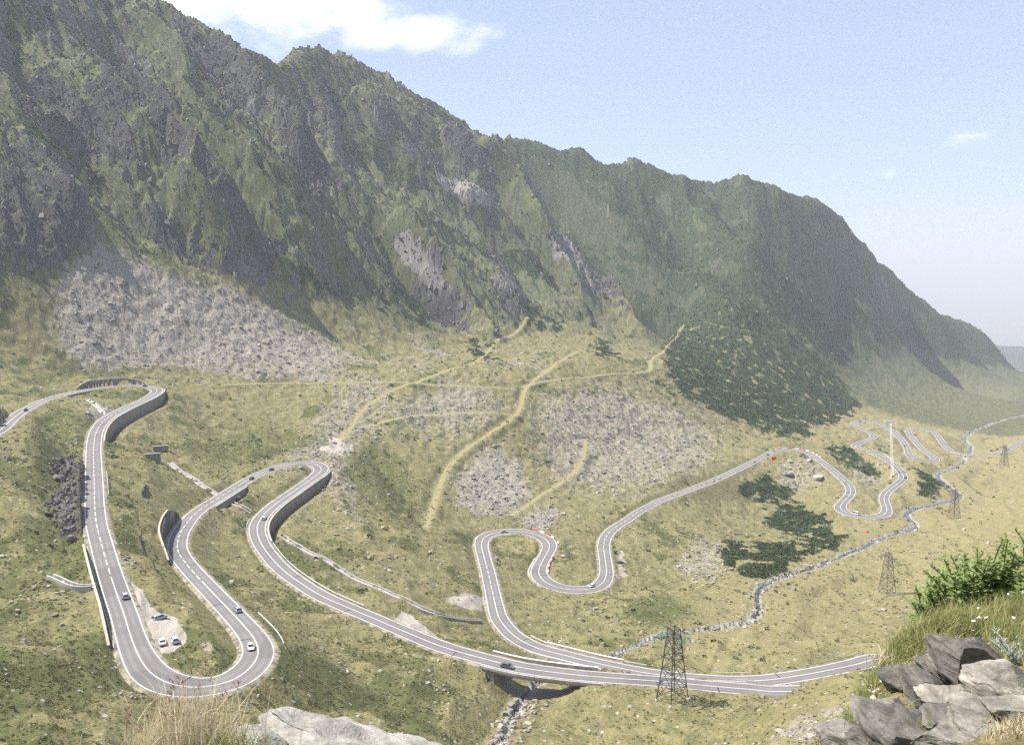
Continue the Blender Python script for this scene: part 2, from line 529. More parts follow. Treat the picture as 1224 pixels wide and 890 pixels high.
def near_line(W, rad, extra=None):
    """distance of ground vertices to a polyline W (n,2+): returns dist, index (inf beyond rad)"""
    dist = np.full(GX.shape, 1e9); idx = np.zeros(GX.shape, np.int32)
    for k in range(0, len(W), 10):
        seg = W[max(0, k - 1):k + 11, :2]
        r = np.hypot(seg[:, 0], seg[:, 1]); a = np.arctan2(seg[:, 0], seg[:, 1])
        r0, r1 = r.min() - rad, r.max() + rad
        da = rad / max(r.min(), 1)
        j0, j1 = np.searchsorted(RR, [r0, r1]); i0, i1 = np.searchsorted(AZ, [a.min() - da, a.max() + da])
        if j1 <= j0 or i1 <= i0:
            continue
        sx, sy = GX[j0:j1, i0:i1], GY[j0:j1, i0:i1]
        d2 = (sx[..., None] - seg[:, 0]) ** 2 + (sy[..., None] - seg[:, 1]) ** 2
        m = d2.argmin(-1)
        d = np.sqrt(np.take_along_axis(d2, m[..., None], -1)[..., 0])
        cur = dist[j0:j1, i0:i1]
        b = d < cur
        cur[b] = d[b]
        idx[j0:j1, i0:i1][b] = (m + max(0, k - 1))[b]
    return dist, idx


# --- mountain relief: hand-placed spurs and gullies, then ribs along the fall line
SPURS = [   # polyline in the photograph, width m, height m (negative: gully)
    ([(20, 130), (60, 200), (105, 290)], 30, 4), ([(0, 150), (60, 250), (100, 292)], 22, 2),
    ([(90, 70), (150, 150), (220, 225), (300, 320), (322, 338)], 30, 24), ([(200, 230), (260, 300), (295, 345)], 16, 13),
    ([(60, 130), (110, 200), (180, 270), (260, 330)], 26, -14), ([(0, 60), (60, 100), (120, 180)], 24, -12),
    ([(150, 0), (200, 70), (240, 130), (330, 240), (430, 330)], 34, 24), ([(110, 20), (180, 110), (250, 200), (340, 300)], 24, -18),
    ([(240, 30), (280, 90), (330, 170), (420, 270), (440, 300)], 28, 22), ([(325, 78), (370, 160), (430, 240), (500, 320), (560, 390)], 34, -30),
    ([(370, 60), (400, 120), (400, 180), (350, 220)], 24, 12), ([(420, 75), (470, 150), (520, 210), (590, 260)], 36, 22),
    ([(470, 250), (500, 290), (540, 345), (580, 395), (596, 412)], 24, 26), ([(440, 230), (500, 320), (560, 395)], 18, -12),
    ([(530, 140), (580, 200), (620, 240), (650, 300), (690, 360), (705, 390)], 30, 24), ([(470, 130), (540, 220), (600, 290), (650, 370)], 26, -16),
    ([(585, 168), (640, 240), (700, 325), (760, 402), (776, 414)], 26, 22), ([(560, 180), (610, 260), (660, 330), (720, 395)], 18, -12),
    ([(600, 175), (680, 260), (750, 340), (790, 380)], 60, -30),
    ([(640, 170), (700, 230), (760, 290), (830, 350), (880, 395)], 60, 26), ([(691, 176), (760, 235), (830, 300), (900, 350), (960, 395)], 50, 20),
    ([(765, 192), (820, 250), (900, 320), (990, 400), (1020, 430)], 60, 42), ([(730, 200), (800, 270), (880, 340), (960, 400)], 50, -24),
    ([(890, 210), (930, 260), (1000, 340), (1050, 400)], 55, 26), ([(840, 220), (900, 290), (980, 360), (1035, 415)], 55, -30),
    ([(975, 237), (1010, 290), (1060, 350), (1100, 400), (1140, 425)], 45, 18), ([(1030, 292), (1080, 350), (1140, 400), (1180, 425)], 40, 12), ([(940, 235), (1000, 310), (1060, 380)], 40, -18)]
DZ = np.zeros_like(GZ)
# dark cliffs, their shade put into the rock colour; sunlit grass ramps painted lighter
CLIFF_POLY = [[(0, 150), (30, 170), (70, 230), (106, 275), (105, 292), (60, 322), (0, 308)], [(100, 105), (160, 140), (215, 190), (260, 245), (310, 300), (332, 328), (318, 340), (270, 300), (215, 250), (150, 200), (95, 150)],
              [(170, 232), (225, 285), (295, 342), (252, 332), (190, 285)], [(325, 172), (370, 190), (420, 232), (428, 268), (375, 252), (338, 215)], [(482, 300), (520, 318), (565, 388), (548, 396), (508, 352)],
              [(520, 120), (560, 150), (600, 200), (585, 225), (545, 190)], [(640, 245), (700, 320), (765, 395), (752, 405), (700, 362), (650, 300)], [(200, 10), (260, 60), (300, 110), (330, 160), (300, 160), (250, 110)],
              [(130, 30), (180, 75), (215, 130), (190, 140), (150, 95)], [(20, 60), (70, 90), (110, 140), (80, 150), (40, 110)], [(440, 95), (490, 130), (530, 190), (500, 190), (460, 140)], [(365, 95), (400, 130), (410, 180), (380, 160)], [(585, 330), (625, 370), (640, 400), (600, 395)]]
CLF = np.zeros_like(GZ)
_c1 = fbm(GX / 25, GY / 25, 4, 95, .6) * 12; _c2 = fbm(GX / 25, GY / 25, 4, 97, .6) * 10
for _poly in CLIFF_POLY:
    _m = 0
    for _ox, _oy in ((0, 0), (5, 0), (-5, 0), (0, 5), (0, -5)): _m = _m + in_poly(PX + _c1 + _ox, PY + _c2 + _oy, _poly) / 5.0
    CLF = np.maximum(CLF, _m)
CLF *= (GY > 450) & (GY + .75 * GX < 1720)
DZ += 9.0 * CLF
GRN = np.zeros_like(GZ)
for _pts, _w in (([(0, 12), (60, 62), (110, 112), (160, 170), (215, 245), (265, 290)], 22), ([(165, 60), (250, 185), (330, 270), (420, 330)], 20), ([(325, 82), (390, 190), (450, 260), (560, 372)], 26), ([(10, 165), (60, 185), (95, 235), (135, 275), (190, 330)], 26), ([(430, 150), (500, 240), (590, 330)], 22), ([(570, 190), (640, 280), (690, 350)], 18)):
    _W = gsmooth(line_field(_pts, _w), 5); _dd, _ii = near_line(_W, _w * 2.2)
    GRN = np.maximum(GRN, np.exp(-(_dd / _w) ** 2) * (_dd < _w * 2.2) * smooth(-.5, .35, _c1 / 12))
for pts, wd, hgt in SPURS:
    W = gsmooth(line_field(pts, wd), 6) if True else None
    dd, ii = near_line(W, wd * 2.2)
    n = len(W)
    taper = np.clip(np.minimum(ii / (0.22 * n + 1), (n - ii) / (0.10 * n + 1)), 0, 1)
    prof = np.exp(-np.abs(dd / wd) ** 1.25 * 1.3) * (dd < wd * 2.2)
    DZ += hgt * 2.2 * prof * np.sqrt(np.maximum(taper, 0))
_ww = fbm(GX / 160, GY / 160, 3, 3) * 55
scale_far = 1 + 0.6 * smooth(1300, 1900, GY)
r1 = ridged((GV + _ww) / (150 * scale_far), (GU + _ww * .6) / (800 * scale_far), 4, 11, 0.55)
r2 = ridged((GV + _ww * .5) / 46, (GU) / 230, 4, 29, 0.55)
r3 = fbm(GX / 16, GY / 16, 4, 43, 0.6)
crest_guard = 1.0
_rough = 0.45 + 0.55 * smooth(-0.15, 0.35, fbm(GX / 210, GY / 210, 2, 77))
_farm = smooth(1610, 1680, GY + .75 * GX)
crag = ridged((GV + 9 * _wx) / 19, (GU + 9 * _wy) / 48, 5, 143, .62)
MREL = MTN * ((crag - .5) * 6.5 * _rough * (1 - .45 * _farm) + (r1 - 0.52) * 46 * (1 - .35 * _farm) + (r2 - 0.5) * (36 - 12 * _farm) * _rough + r3 * 4.2 * _rough * (1 - .4 * _farm))
# rock steps: ledges that break the slope
_step = np.abs(noise2((GU + 40 * _wx) / 33, (GV + 30 * _wy) / 90, 5))
MREL += MTN * (smooth(0.0, 0.28, _step) - 0.5) * 5 * _rough
cr2 = ridged((GV + 4 * _wx) / 6.5, (GU + 4 * _wy) / 12, 3, 151, .6)
MREL += MTN * (cr2 - .5) * 2.6 * _rough
MREL += MTN * _farm * ((ridged((GV + _ww) / 85, (GU + .4 * _ww) / 260, 4, 161, .6) - .5) * 24 + fbm(GX / 20, GY / 20, 3, 163, .6) * 5)
_fk = 1 - .62 * smooth(1900, 2700, GY)
GZ = GZ + (DZ * np.maximum(MTN, 0.15) * (1 - .3 * _farm) + MREL * (1 - .1 * _farm)) * _fk
# trim the crest so that the skyline runs where the photograph shows it (broad trend only, crags stay)
_sx = np.array([p[0] for p in SKY_NEAR[:16]] + [p[0] for p in SKY_FAR] + [1215, 1400], float)
_sy = np.array([p[1] for p in SKY_NEAR[:16]] + [p[1] - 3 for p in SKY_FAR] + [446, 452], float)
_azp = np.tan(AZ)
_tgt = np.empty(NCOL)
for _i in range(NCOL):
    _px = PW / 2 + FPX * _azp[_i]          # first guess, refined once for the tilt of the view
    for _ in range(3):
        _py = np.interp(_px, _sx, _sy); _d = ray(_px, _py); _px += (math.tan(AZ[_i]) - _d[0] / _d[1]) * FPX
    _d = ray(_px, np.interp(_px, _sx, _sy)); _tgt[_i] = _d[2] / math.hypot(_d[0], _d[1])
_q = GZ / RR[:, None]
_act = np.where((RR[:, None] > 500) & (RR[:, None] < 6800), _q, -9).max(0)
_kk = smooth(-.03, .03, AZ - np.arctan2(*ray(600, 165)[:2])); _dif = _kk * gsmooth((_tgt - _act)[:, None], 5)[:, 0] + (1 - _kk) * gsmooth((_tgt - _act)[:, None], 9)[:, 0]
_ftan = np.array([ray(p[0], p[1]) for p in FOOT]); _fq = np.interp(AZ, np.arctan2(_ftan[:, 0], _ftan[:, 1]), _ftan[:, 2] / np.hypot(_ftan[:, 0], _ftan[:, 1]))
_wt = np.clip((_q - _fq) / np.maximum(_act - _fq, .02), 0, 1.2) * smooth(500, 700, GR)
_azf = np.arctan2(*ray(590, 165)[:2])
_wt = _wt * np.maximum(_farm, smooth(_azf + .035, _azf - .01, GA))
_wt = np.where(GR > 4500, 0, _wt)
GZ = GZ + _dif * _wt * RR[:, None]
# small gullies and knolls beside the road
for _pts, _w, _h in (([(60, 500), (76, 540), (84, 585), (82, 640)], 8, -8.0), ([(50, 520), (40, 570), (22, 625)], 12, 3.5), ([(30, 640), (60, 655), (95, 660)], 6, -2.5), ([(205, 555), (240, 578)], 6, -2.0), ([(300, 545), (322, 541)], 6, 4.0), ([(440, 540), (480, 585), (500, 625)], 9, -4.0),
                     ([(400, 560), (410, 600), (440, 650)], 8, 2.5), ([(705, 742), (728, 762), (748, 785)], 6, -3.0), ([(560, 845), (590, 870)], 7, 3.0), ([(150, 525), (168, 560), (190, 600)], 8, 2.5), ([(380, 790), (430, 815), (480, 850)], 8, -2.5), ([(0, 735), (60, 745), (110, 790)], 9, -3.0)):
    _W = gsmooth(line_field(_pts, _w), 3); _dd, _ii = near_line(_W, _w * 2.6)
    GZ = GZ + _h * np.exp(-(_dd / _w) ** 2) * (_dd < _w * 2.6) * (.75 + .5 * fbm(GX / 8, GY / 8, 2, 171))
# gentle hummocks on the valley slopes
HUM = (1 - MTN) * smooth(110, 160, GR) * smooth(6500, 3000, GR)
hum_amp = 1.0 + 1.6 * smooth(300, 900, GR)
GZ = GZ + HUM * hum_amp * (fbm(GX / 36, GY / 36, 3, 61) * 1.9 + fbm(GX / 9, GY / 9, 3, 67, .6) * 0.95 + (ridged(GX / 15, GY / 15, 3, 71) - .5) * 1.0 + (ridged(GX / 27, GY / 27, 2, 73) - .5) * 3.2 * smooth(520, 300, GR))
# ------------------------------------------------------------------ old tracks, stream bed, road bench
TRACKS = [([(408, 528), (416, 515), (430, 490), (460, 470), (510, 454), (560, 437), (585, 420), (600, 408), (630, 384)], 4.2, 2.6), ([(510, 626), (522, 590), (533, 562), (552, 538), (600, 511), (622, 492), (626, 465), (650, 445), (676, 428), (700, 419)], 4.2, 2.6),
          ([(435, 510), (480, 497), (540, 494), (615, 496)], 5.0, 1.2), ([(626, 460), (680, 451), (740, 447), (778, 446), (777, 432), (800, 412), (815, 398), (860, 398), (905, 403)], 4.0, 2.0),
          ([(270, 461), (340, 456), (430, 454), (520, 462), (612, 466)], 5.0, 1.0), ([(612, 614), (650, 590), (688, 567), (700, 545), (699, 525)], 3.5, 1.2),
          ([(895, 740), (870, 765), (858, 790), (845, 806)], 1.5, -0.8)]
TRK = np.zeros_like(GZ)


def ground_now(W):
    r = np.hypot(W[:, 0], W[:, 1]); az = np.arctan2(W[:, 0], W[:, 1])
    i = np.clip(np.searchsorted(AZ, az), 0, NCOL - 1); j = np.clip(np.searchsorted(RR, r), 0, NROW - 1)
    return GZ[j, i]


for pts, wd, hgt in TRACKS:
    W = gsmooth(line_field(pts, wd), 4)
    dd, ii = near_line(W, wd * 3)
    TRK = np.maximum(TRK, smooth(wd * .62, wd * .34, dd) * smooth(-.75, -.2, fbm(GX / 12, GY / 12, 3, 87))) if hgt > 0 else TRK
    if hgt > 0:
        _tz = ground_now(W); _tz = gsmooth(_tz[:, None], 6)[:, 0]
        _k = smooth(wd * 1.9, wd * .5, dd)
        GZ = GZ * (1 - _k) + (_tz[np.clip(ii, 0, len(W) - 1)] + hgt * -.03) * _k
    else:
        GZ += hgt * np.exp(-(dd / wd) ** 2 * 1.2)

sd, si = near_line(stream, 26.0)
SWID = .95 + .7 * noise2(np.arange(NS) / 6.0, np.zeros(NS), 5) + 1.2 * smooth(300, 700, np.linalg.norm(stream, axis=1))
_sw = SWID[si]
sz = stream[:, 2][si]
_bank = sz + 0.9 + np.maximum(sd - _sw - 3.0, 0) * 0.62
GZ = np.where(sd < 25, np.where(sd < _sw, sz - 0.7, np.minimum(np.maximum(GZ, sz - .2 + np.clip(sd - _sw, 0, 3) * .4), _bank + 0 * sd)) * smooth(25, 16, sd) + GZ * (1 - smooth(25, 16, sd)), GZ)
WET = np.exp(-np.maximum(sd - _sw, 0) ** 2 / 3.0) * (sd < 25)
WET *= 0.55 + 0.45 * smooth(-.3, .3, noise2(GX / 17, GY / 17, 8))

# retaining walls: (start px, end px, side: +1 left of downhill travel, -1 right; height m: + cut above the road, - drop below it)
A = lambda px, py: arc_at(px, py)
WALLS = [  # name, i0, i1, side, height, label
    (A(101, 465.5), A(168, 461), 1, 5.2, 'curved stone retaining wall holding the slope behind the topmost hairpin'),
    (A(66, 474), A(110, 464.5), -1, -6.0, 'stone wall with a culvert mouth under the topmost road'),
    (A(186, 465), A(113, 528), 1, -10.5, 'tall weathered retaining wall carrying the outer side of the topmost hairpin'),
    (A(121, 650), A(160, 770), -1, 3.6, 'long retaining wall and gutter along the uphill side of the straight above the gravel lay-by'),
    (A(221, 672), A(229, 618), 1, 8.0, 'curved cut wall in shade on the bend above the culvert'),
    (A(246, 604.5), A(286, 580), -1, -6.0, 'stone wall with a culvert mouth under the road between two hairpins'),
    (A(384, 562), A(312, 650), 1, -8.5, 'tall retaining wall carrying the outer side of the middle hairpin'),
    (A(650, 667), A(646, 690), -1, -3.2, 'short stone wall at the outside of the small bend'),
]
CLIFF = (A(112, 548), A(117, 636), -1, 7.5)          # rocky cutting above the road
WSIDE = {1: np.zeros(NR), -1: np.zeros(NR)}
CLIFF2 = (A(-45, 545), A(24, 494), 1, 11.0)          # bank that shades the topmost road
for (i0, i1, sdn, hh, _l) in WALLS + [CLIFF + ('',), CLIFF2 + ('',)]:
    a, b = min(i0, i1), max(i0, i1)
    L_ = b - a
    t = np.arange(a, b)
    env = np.clip(np.minimum((t - a + 1) / (0.28 * L_ if hh > 0 else .16 * L_ + 1), (b - t) / (0.25 * L_ if hh > 0 else .16 * L_ + 1)), 0, 1)
    WSIDE[sdn][a:b] = hh * np.sqrt(env) * (1 if _l else np.clip(.75 + .9 * noise2(t / 9.0, t * 0.0, 7) + .4 * noise2(t / 3.0, t * 0.0, 9), .2, 1.5))

rd, ri = near_line(road[::2], 46.0)
ri = np.clip(ri * 2, 0, NR - 1)
rdx, rdy = GX - road[ri, 0], GY - road[ri, 1]
side = np.sign(rdx * nrm[ri, 0] + rdy * nrm[ri, 1])
hh = np.where(side > 0, WSIDE[1][ri], WSIDE[-1][ri])
hw = HW[ri]
cell = np.clip(GR * 0.006, 0.6, 4.0)
ez = road[ri, 2]
start = np.where(hh < -.05, hw - 1.8, np.where(hh > .05, hw + 1.5, hw + 1.2))
out_d = np.maximum(rd - start, 0)
tgt = ez - 0.45 + np.where(out_d > 0, hh, 0)
slope_lim = np.where(hh != 0, 0.55, 0.72)
conf = tgt + np.clip(GZ - tgt, -slope_lim * out_d - .0, slope_lim * out_d)
_brw = smooth(0, 1, gsmooth(on_bridge.astype(float)[:, None], 2)[:, 0])[ri]
inb = (rd < 45)
fade = smooth(45, 30, rd) * (1 - _brw)
GZ = np.where(inb, conf * fade + GZ * (1 - fade), GZ)
ROADSIDE = np.exp(-np.maximum(rd - hw, 0) ** 2 / 3.0) * inb

# ------------------------------------------------------------------ surface masks
dzr = np.gradient(GZ, axis=0) / np.gradient(GR, axis=0)
dza = np.gradient(GZ, axis=1) / (np.gradient(GA, axis=1) * GR)
NZ = 1 / np.sqrt(1 + dzr ** 2 + dza ** 2)
PX, PY, PD = project(np.stack([GX, GY, GZ], -1))
_wf = fbm(GX / 11, GY / 11, 3, 191, .6); _wg = fbm(GX / 11, GY / 11, 3, 193, .6)
WPX, WPY = PX + _wx * 16 + _wf * 9, PY + _wy * 12 + _wg * 7


def soft(poly, feather=10):
    """mask of a region outlined in the photograph, with a ragged edge"""
    m = np.zeros(GX.shape)
    offs = [(0, 0), (1, 0), (-1, 0), (0, 1), (0, -1), (1.6, 1.3), (-1.6, 1.3), (1.6, -1.3), (-1.6, -1.3)]
    for ox, oy in offs:
        m += in_poly(WPX + ox * feather, WPY + oy * feather, poly)
    return m / len(offs)


n_a = fbm(GX / 60, GY / 60, 4, 101); n_b = fbm(GX / 14, GY / 14, 4, 103, .6); n_c = fbm(GX / 130, GY / 130, 3, 107)
n_f = fbm((GV + _ww) / 28, GU / 150, 4, 113, .6)          # streaks down the fall line
farm = _farm
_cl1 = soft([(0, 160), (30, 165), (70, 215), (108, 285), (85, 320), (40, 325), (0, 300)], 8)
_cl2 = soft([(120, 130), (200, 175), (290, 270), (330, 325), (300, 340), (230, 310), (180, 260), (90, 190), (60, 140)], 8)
_gx = dzr * np.sin(GA) + dza * np.cos(GA); _gy = dzr * np.cos(GA) - dza * np.sin(GA)
ASP = _gx * _strk[0] + _gy * _strk[1]               # falls away right: bare, steep rib side, its shade put into dark rock colour
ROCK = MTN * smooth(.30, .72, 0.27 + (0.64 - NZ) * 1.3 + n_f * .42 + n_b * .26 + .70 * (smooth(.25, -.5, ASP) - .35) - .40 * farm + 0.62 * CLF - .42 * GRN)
_outc = soft([(70, 540), (100, 560), (99, 640), (72, 652), (55, 600)], 4) * (rd > hw + 1) * .62
CLIFFM = np.maximum(_outc, smooth(.62, .45, NZ) * (1 - MTN) * (rd > hw + 1) * smooth(110, 150, GR))
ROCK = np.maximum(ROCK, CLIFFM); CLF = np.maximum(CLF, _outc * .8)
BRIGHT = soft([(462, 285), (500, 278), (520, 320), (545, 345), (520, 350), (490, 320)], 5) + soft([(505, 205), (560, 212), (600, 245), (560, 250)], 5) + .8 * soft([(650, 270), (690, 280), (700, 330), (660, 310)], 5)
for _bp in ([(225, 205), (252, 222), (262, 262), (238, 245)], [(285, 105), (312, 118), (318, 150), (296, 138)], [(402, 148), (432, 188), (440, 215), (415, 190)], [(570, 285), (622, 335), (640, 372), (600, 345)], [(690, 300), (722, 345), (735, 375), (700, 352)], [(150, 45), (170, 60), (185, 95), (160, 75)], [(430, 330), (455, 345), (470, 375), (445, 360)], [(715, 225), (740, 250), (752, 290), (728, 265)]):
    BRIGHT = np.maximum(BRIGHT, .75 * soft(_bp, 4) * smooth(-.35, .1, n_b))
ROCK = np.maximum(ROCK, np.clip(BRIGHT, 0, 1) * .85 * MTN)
SCREE = soft([(62, 330), (112, 284), (160, 305), (230, 333), (300, 348), (350, 385), (400, 415), (440, 445), (400, 458), (330, 452), (260, 447), (200, 440), (110, 447), (75, 420)], 15)
SCREE = np.maximum(SCREE, soft([(538, 585), (560, 555), (600, 520), (625, 560), (640, 600), (600, 620), (550, 612)], 13))
SCREE = np.maximum(SCREE, .9 * soft([(615, 622), (640, 602), (670, 612), (660, 632), (630, 634)], 4))
SCREE = np.maximum(SCREE, .8 * soft([(380, 545), (360, 540), (400, 515), (420, 520)], 5))
SCREE = np.maximum(SCREE, .64 * soft([(440, 480), (560, 440), (620, 470), (600, 500), (560, 530), (470, 520)], 14))
SCREE = np.maximum(SCREE, .66 * soft([(620, 470), (720, 450), (800, 470), (880, 520), (860, 560), (800, 580), (720, 600), (660, 590), (630, 540)], 16))
SCREE = np.maximum(SCREE, .75 * soft([(100, 490), (130, 480), (150, 500), (105, 515)], 4))
SCREE = np.maximum(SCREE, .58 * soft([(330, 560), (420, 440), (500, 470), (420, 540), (440, 640), (420, 640), (395, 590)], 8))
SCREE = np.maximum(SCREE, .6 * soft([(915, 890), (960, 850), (1010, 835), (1020, 890)], 6))
SCREE = np.maximum(SCREE, .6 * soft([(800, 690), (830, 645), (870, 650), (860, 690), (840, 700)], 4))
SCREE = np.maximum(SCREE, .55 * soft([(930, 545), (975, 545), (990, 570), (960, 590), (930, 580)], 4))
SCREE = np.maximum(SCREE, .55 * soft([(1000, 540), (1060, 575), (1050, 590), (1020, 585)], 4))
GULSC = MTN * (1 - farm) * smooth(.28, .5, -n_f * .8 + n_b * .3) * smooth(-20, 60, PY - 190) * .75      # loose stone in the lower gullies
_mid = soft([(230, 335), (340, 345), (470, 400), (640, 400), (700, 420), (640, 470), (560, 440), (430, 460), (380, 430)], 14)
SCREE = np.maximum(SCREE, _mid * smooth(-.15, .35, n_f + .3 * n_b) * .78)
SCREE = SCREE * (1 - TRK)
SCREE = np.maximum(SCREE * smooth(-.55, .15, n_b * .8 + SCREE * .5), GULSC) * (1 - CLIFFM)
PINE_POLY = [[(795, 405), (815, 372), (860, 345), (915, 370), (970, 415), (1005, 450), (1032, 487), (1005, 500), (965, 522), (905, 512), (850, 492), (800, 455)],
             [(770, 440), (800, 460), (870, 505), (930, 522), (900, 515), (830, 490), (780, 460)],
             [(870, 585), (900, 566), (938, 570), (955, 590), (935, 604), (893, 599)], [(913, 612), (950, 599), (990, 620), (1010, 640), (1003, 656), (960, 650), (930, 636)], [(848, 656), (880, 644), (930, 649), (988, 655), (960, 669), (905, 692), (863, 679)],
             [(985, 535), (1012, 532), (1045, 548), (1066, 560), (1062, 578), (1030, 570), (1005, 556)], [(1076, 552), (1100, 560), (1125, 576), (1132, 597), (1112, 597), (1090, 580)],
             [(1040, 530), (1062, 532), (1066, 545), (1045, 543)]]
PINE = np.zeros_like(GZ)
for k, poly in enumerate(PINE_POLY):
    PINE = np.maximum(PINE, soft(poly, 6) * smooth(-.46, .0, n_b + .2 * n_a))
_pm = MTN * smooth(-.02, .22, n_a * .7 + n_b * .45 + n_f * .2 - .03 + .34 * farm + .1 * smooth(300, 150, PY)) * (1 - ROCK * .8)
PINE = np.maximum(PINE, _pm * smooth(.38, .6, NZ))
for poly in ([(445, 325), (482, 342), (535, 398), (500, 392), (458, 362)], [(560, 300), (622, 358), (690, 392), (640, 398), (588, 352)], [(330, 298), (400, 338), (445, 365), (380, 352)], [(690, 382), (752, 430), (722, 432)], [(785, 440), (806, 472), (862, 505), (800, 480)], [(560, 395), (600, 420), (590, 440), (556, 420)], [(700, 480), (730, 485), (722, 500), (705, 495)]):
    PINE = np.maximum(PINE, soft(poly, 6) * smooth(-.35, .15, n_b))
# a fringe of tall trees on the last shoulder
PINE = np.maximum(PINE, soft([(1075, 400), (1120, 370), (1200, 430), (1195, 440), (1130, 430)], 4) * .95 * (GY > 1800))
PINE *= (1 - SCREE * .9)
PINE *= (1 - CLF) * (1 - TRK) * (1 - np.clip(smooth(20, 6, rd), 0, 1))
DRY = soft([(1010, 455), (1045, 432), (1100, 424), (1165, 428), (1224, 450), (1224, 500), (1120, 500), (1040, 492)], 12) * .8
DRY = np.maximum(DRY, .55 * soft([(880, 470), (1000, 480), (1400, 440), (1400, 720), (1060, 730), (930, 800), (780, 800), (860, 700), (1000, 640), (1060, 560)], 20))
DRY = np.maximum(DRY, smooth(-.35, .5, n_a * .7 + n_b * .35) * .55)
DRY = np.maximum(DRY, TRK)
DRY *= 1 - .55 * soft([(-300, 740), (130, 740), (170, 900), (-300, 900)], 12)
DRY = np.where(MTN > .3, DRY * .45, DRY)
HEATH = smooth(-.05, .4, n_a * .8 + n_b * .45 - .02 + .10 * smooth(620, 300, PX) - .15 * smooth(800, 1000, PX)) * (1 - TRK)
HEATH = np.maximum(HEATH, .8 * soft([(60, 470), (100, 490), (100, 600), (70, 640), (30, 580), (40, 500)], 8))
HEATH = np.maximum(HEATH, .7 * soft([(200, 520), (330, 500), (360, 545), (250, 570)], 10))
HEATH = np.maximum(HEATH, .75 * soft([(395, 555), (430, 520), (480, 540), (510, 620), (480, 630), (420, 590)], 8))
HEATH = np.maximum(HEATH, .9 * soft([(740, 715), (800, 705), (840, 735), (790, 750), (750, 745)], 6))
HEATH = np.maximum(HEATH, .8 * soft([(700, 745), (730, 760), (745, 780), (720, 770)], 4))
DIRT = np.maximum.reduce([soft([(158, 692), (172, 705), (192, 728), (214, 735), (222, 760), (205, 782), (190, 782), (176, 762), (166, 730)], 2),
                          soft([(468, 738), (485, 730), (502, 742), (520, 760), (500, 757)], 2), .8 * soft([(530, 722), (560, 712), (585, 720), (584, 736), (555, 732)], 3),
                          .55 * soft([(735, 655), (745, 655), (748, 690), (738, 690)], 1.5), .6 * soft([(1016, 580), (1024, 585), (1020, 600), (1014, 598)], 1),
                          .5 * soft([(232, 772), (250, 760), (262, 775), (250, 790)], 3), .8 * soft([(375, 535), (395, 522), (425, 530), (400, 545)], 3)])
WETM = WET
# gravel verge along the road
DIRT = np.maximum(DIRT, ROADSIDE * .5)
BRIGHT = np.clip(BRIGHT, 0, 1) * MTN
NBIG = np.clip(.5 + .38 * fbm(GX / 33, GY / 33 + GZ / 40, 5, 201, .6), 0, 1); NMID = np.clip(.5 + .40 * fbm(GX / 4.5, GY / 4.5 + GZ / 6, 4, 203, .62), 0, 1)


def grid_mesh(name, cols_keep=None):
    verts = np.stack([GX, GY, GZ], -1).reshape(-1, 3)
    idx = np.arange(NROW * NCOL).reshape(NROW, NCOL)
    f = np.stack([idx[:-1, :-1], idx[:-1, 1:], idx[1:, 1:], idx[1:, :-1]], -1).reshape(-1, 4)
    f = f[:, ::-1]
    me = bpy.data.meshes.new(name)
    me.vertices.add(len(verts)); me.vertices.foreach_set('co', verts.astype(np.float32).ravel())
    me.loops.add(f.size); me.loops.foreach_set('vertex_index', f.astype(np.int32).ravel())
    me.polygons.add(len(f)); me.polygons.foreach_set('loop_start', np.arange(0, f.size, 4, dtype=np.int32))
    me.update(calc_edges=True)
    me.shade_smooth()
    crag = ((ROCK > .3) & (MTN > .4) | (SCREE > .4))[:-1, :-1].ravel()
    me.polygons.foreach_set('use_smooth', ~crag)
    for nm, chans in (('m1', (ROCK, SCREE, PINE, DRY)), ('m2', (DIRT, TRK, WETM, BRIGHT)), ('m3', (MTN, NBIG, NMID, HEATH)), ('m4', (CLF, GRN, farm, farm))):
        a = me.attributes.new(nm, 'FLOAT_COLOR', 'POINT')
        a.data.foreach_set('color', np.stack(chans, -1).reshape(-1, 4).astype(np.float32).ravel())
    return me


# ------------------------------------------------------------------ materials
MATS = {}


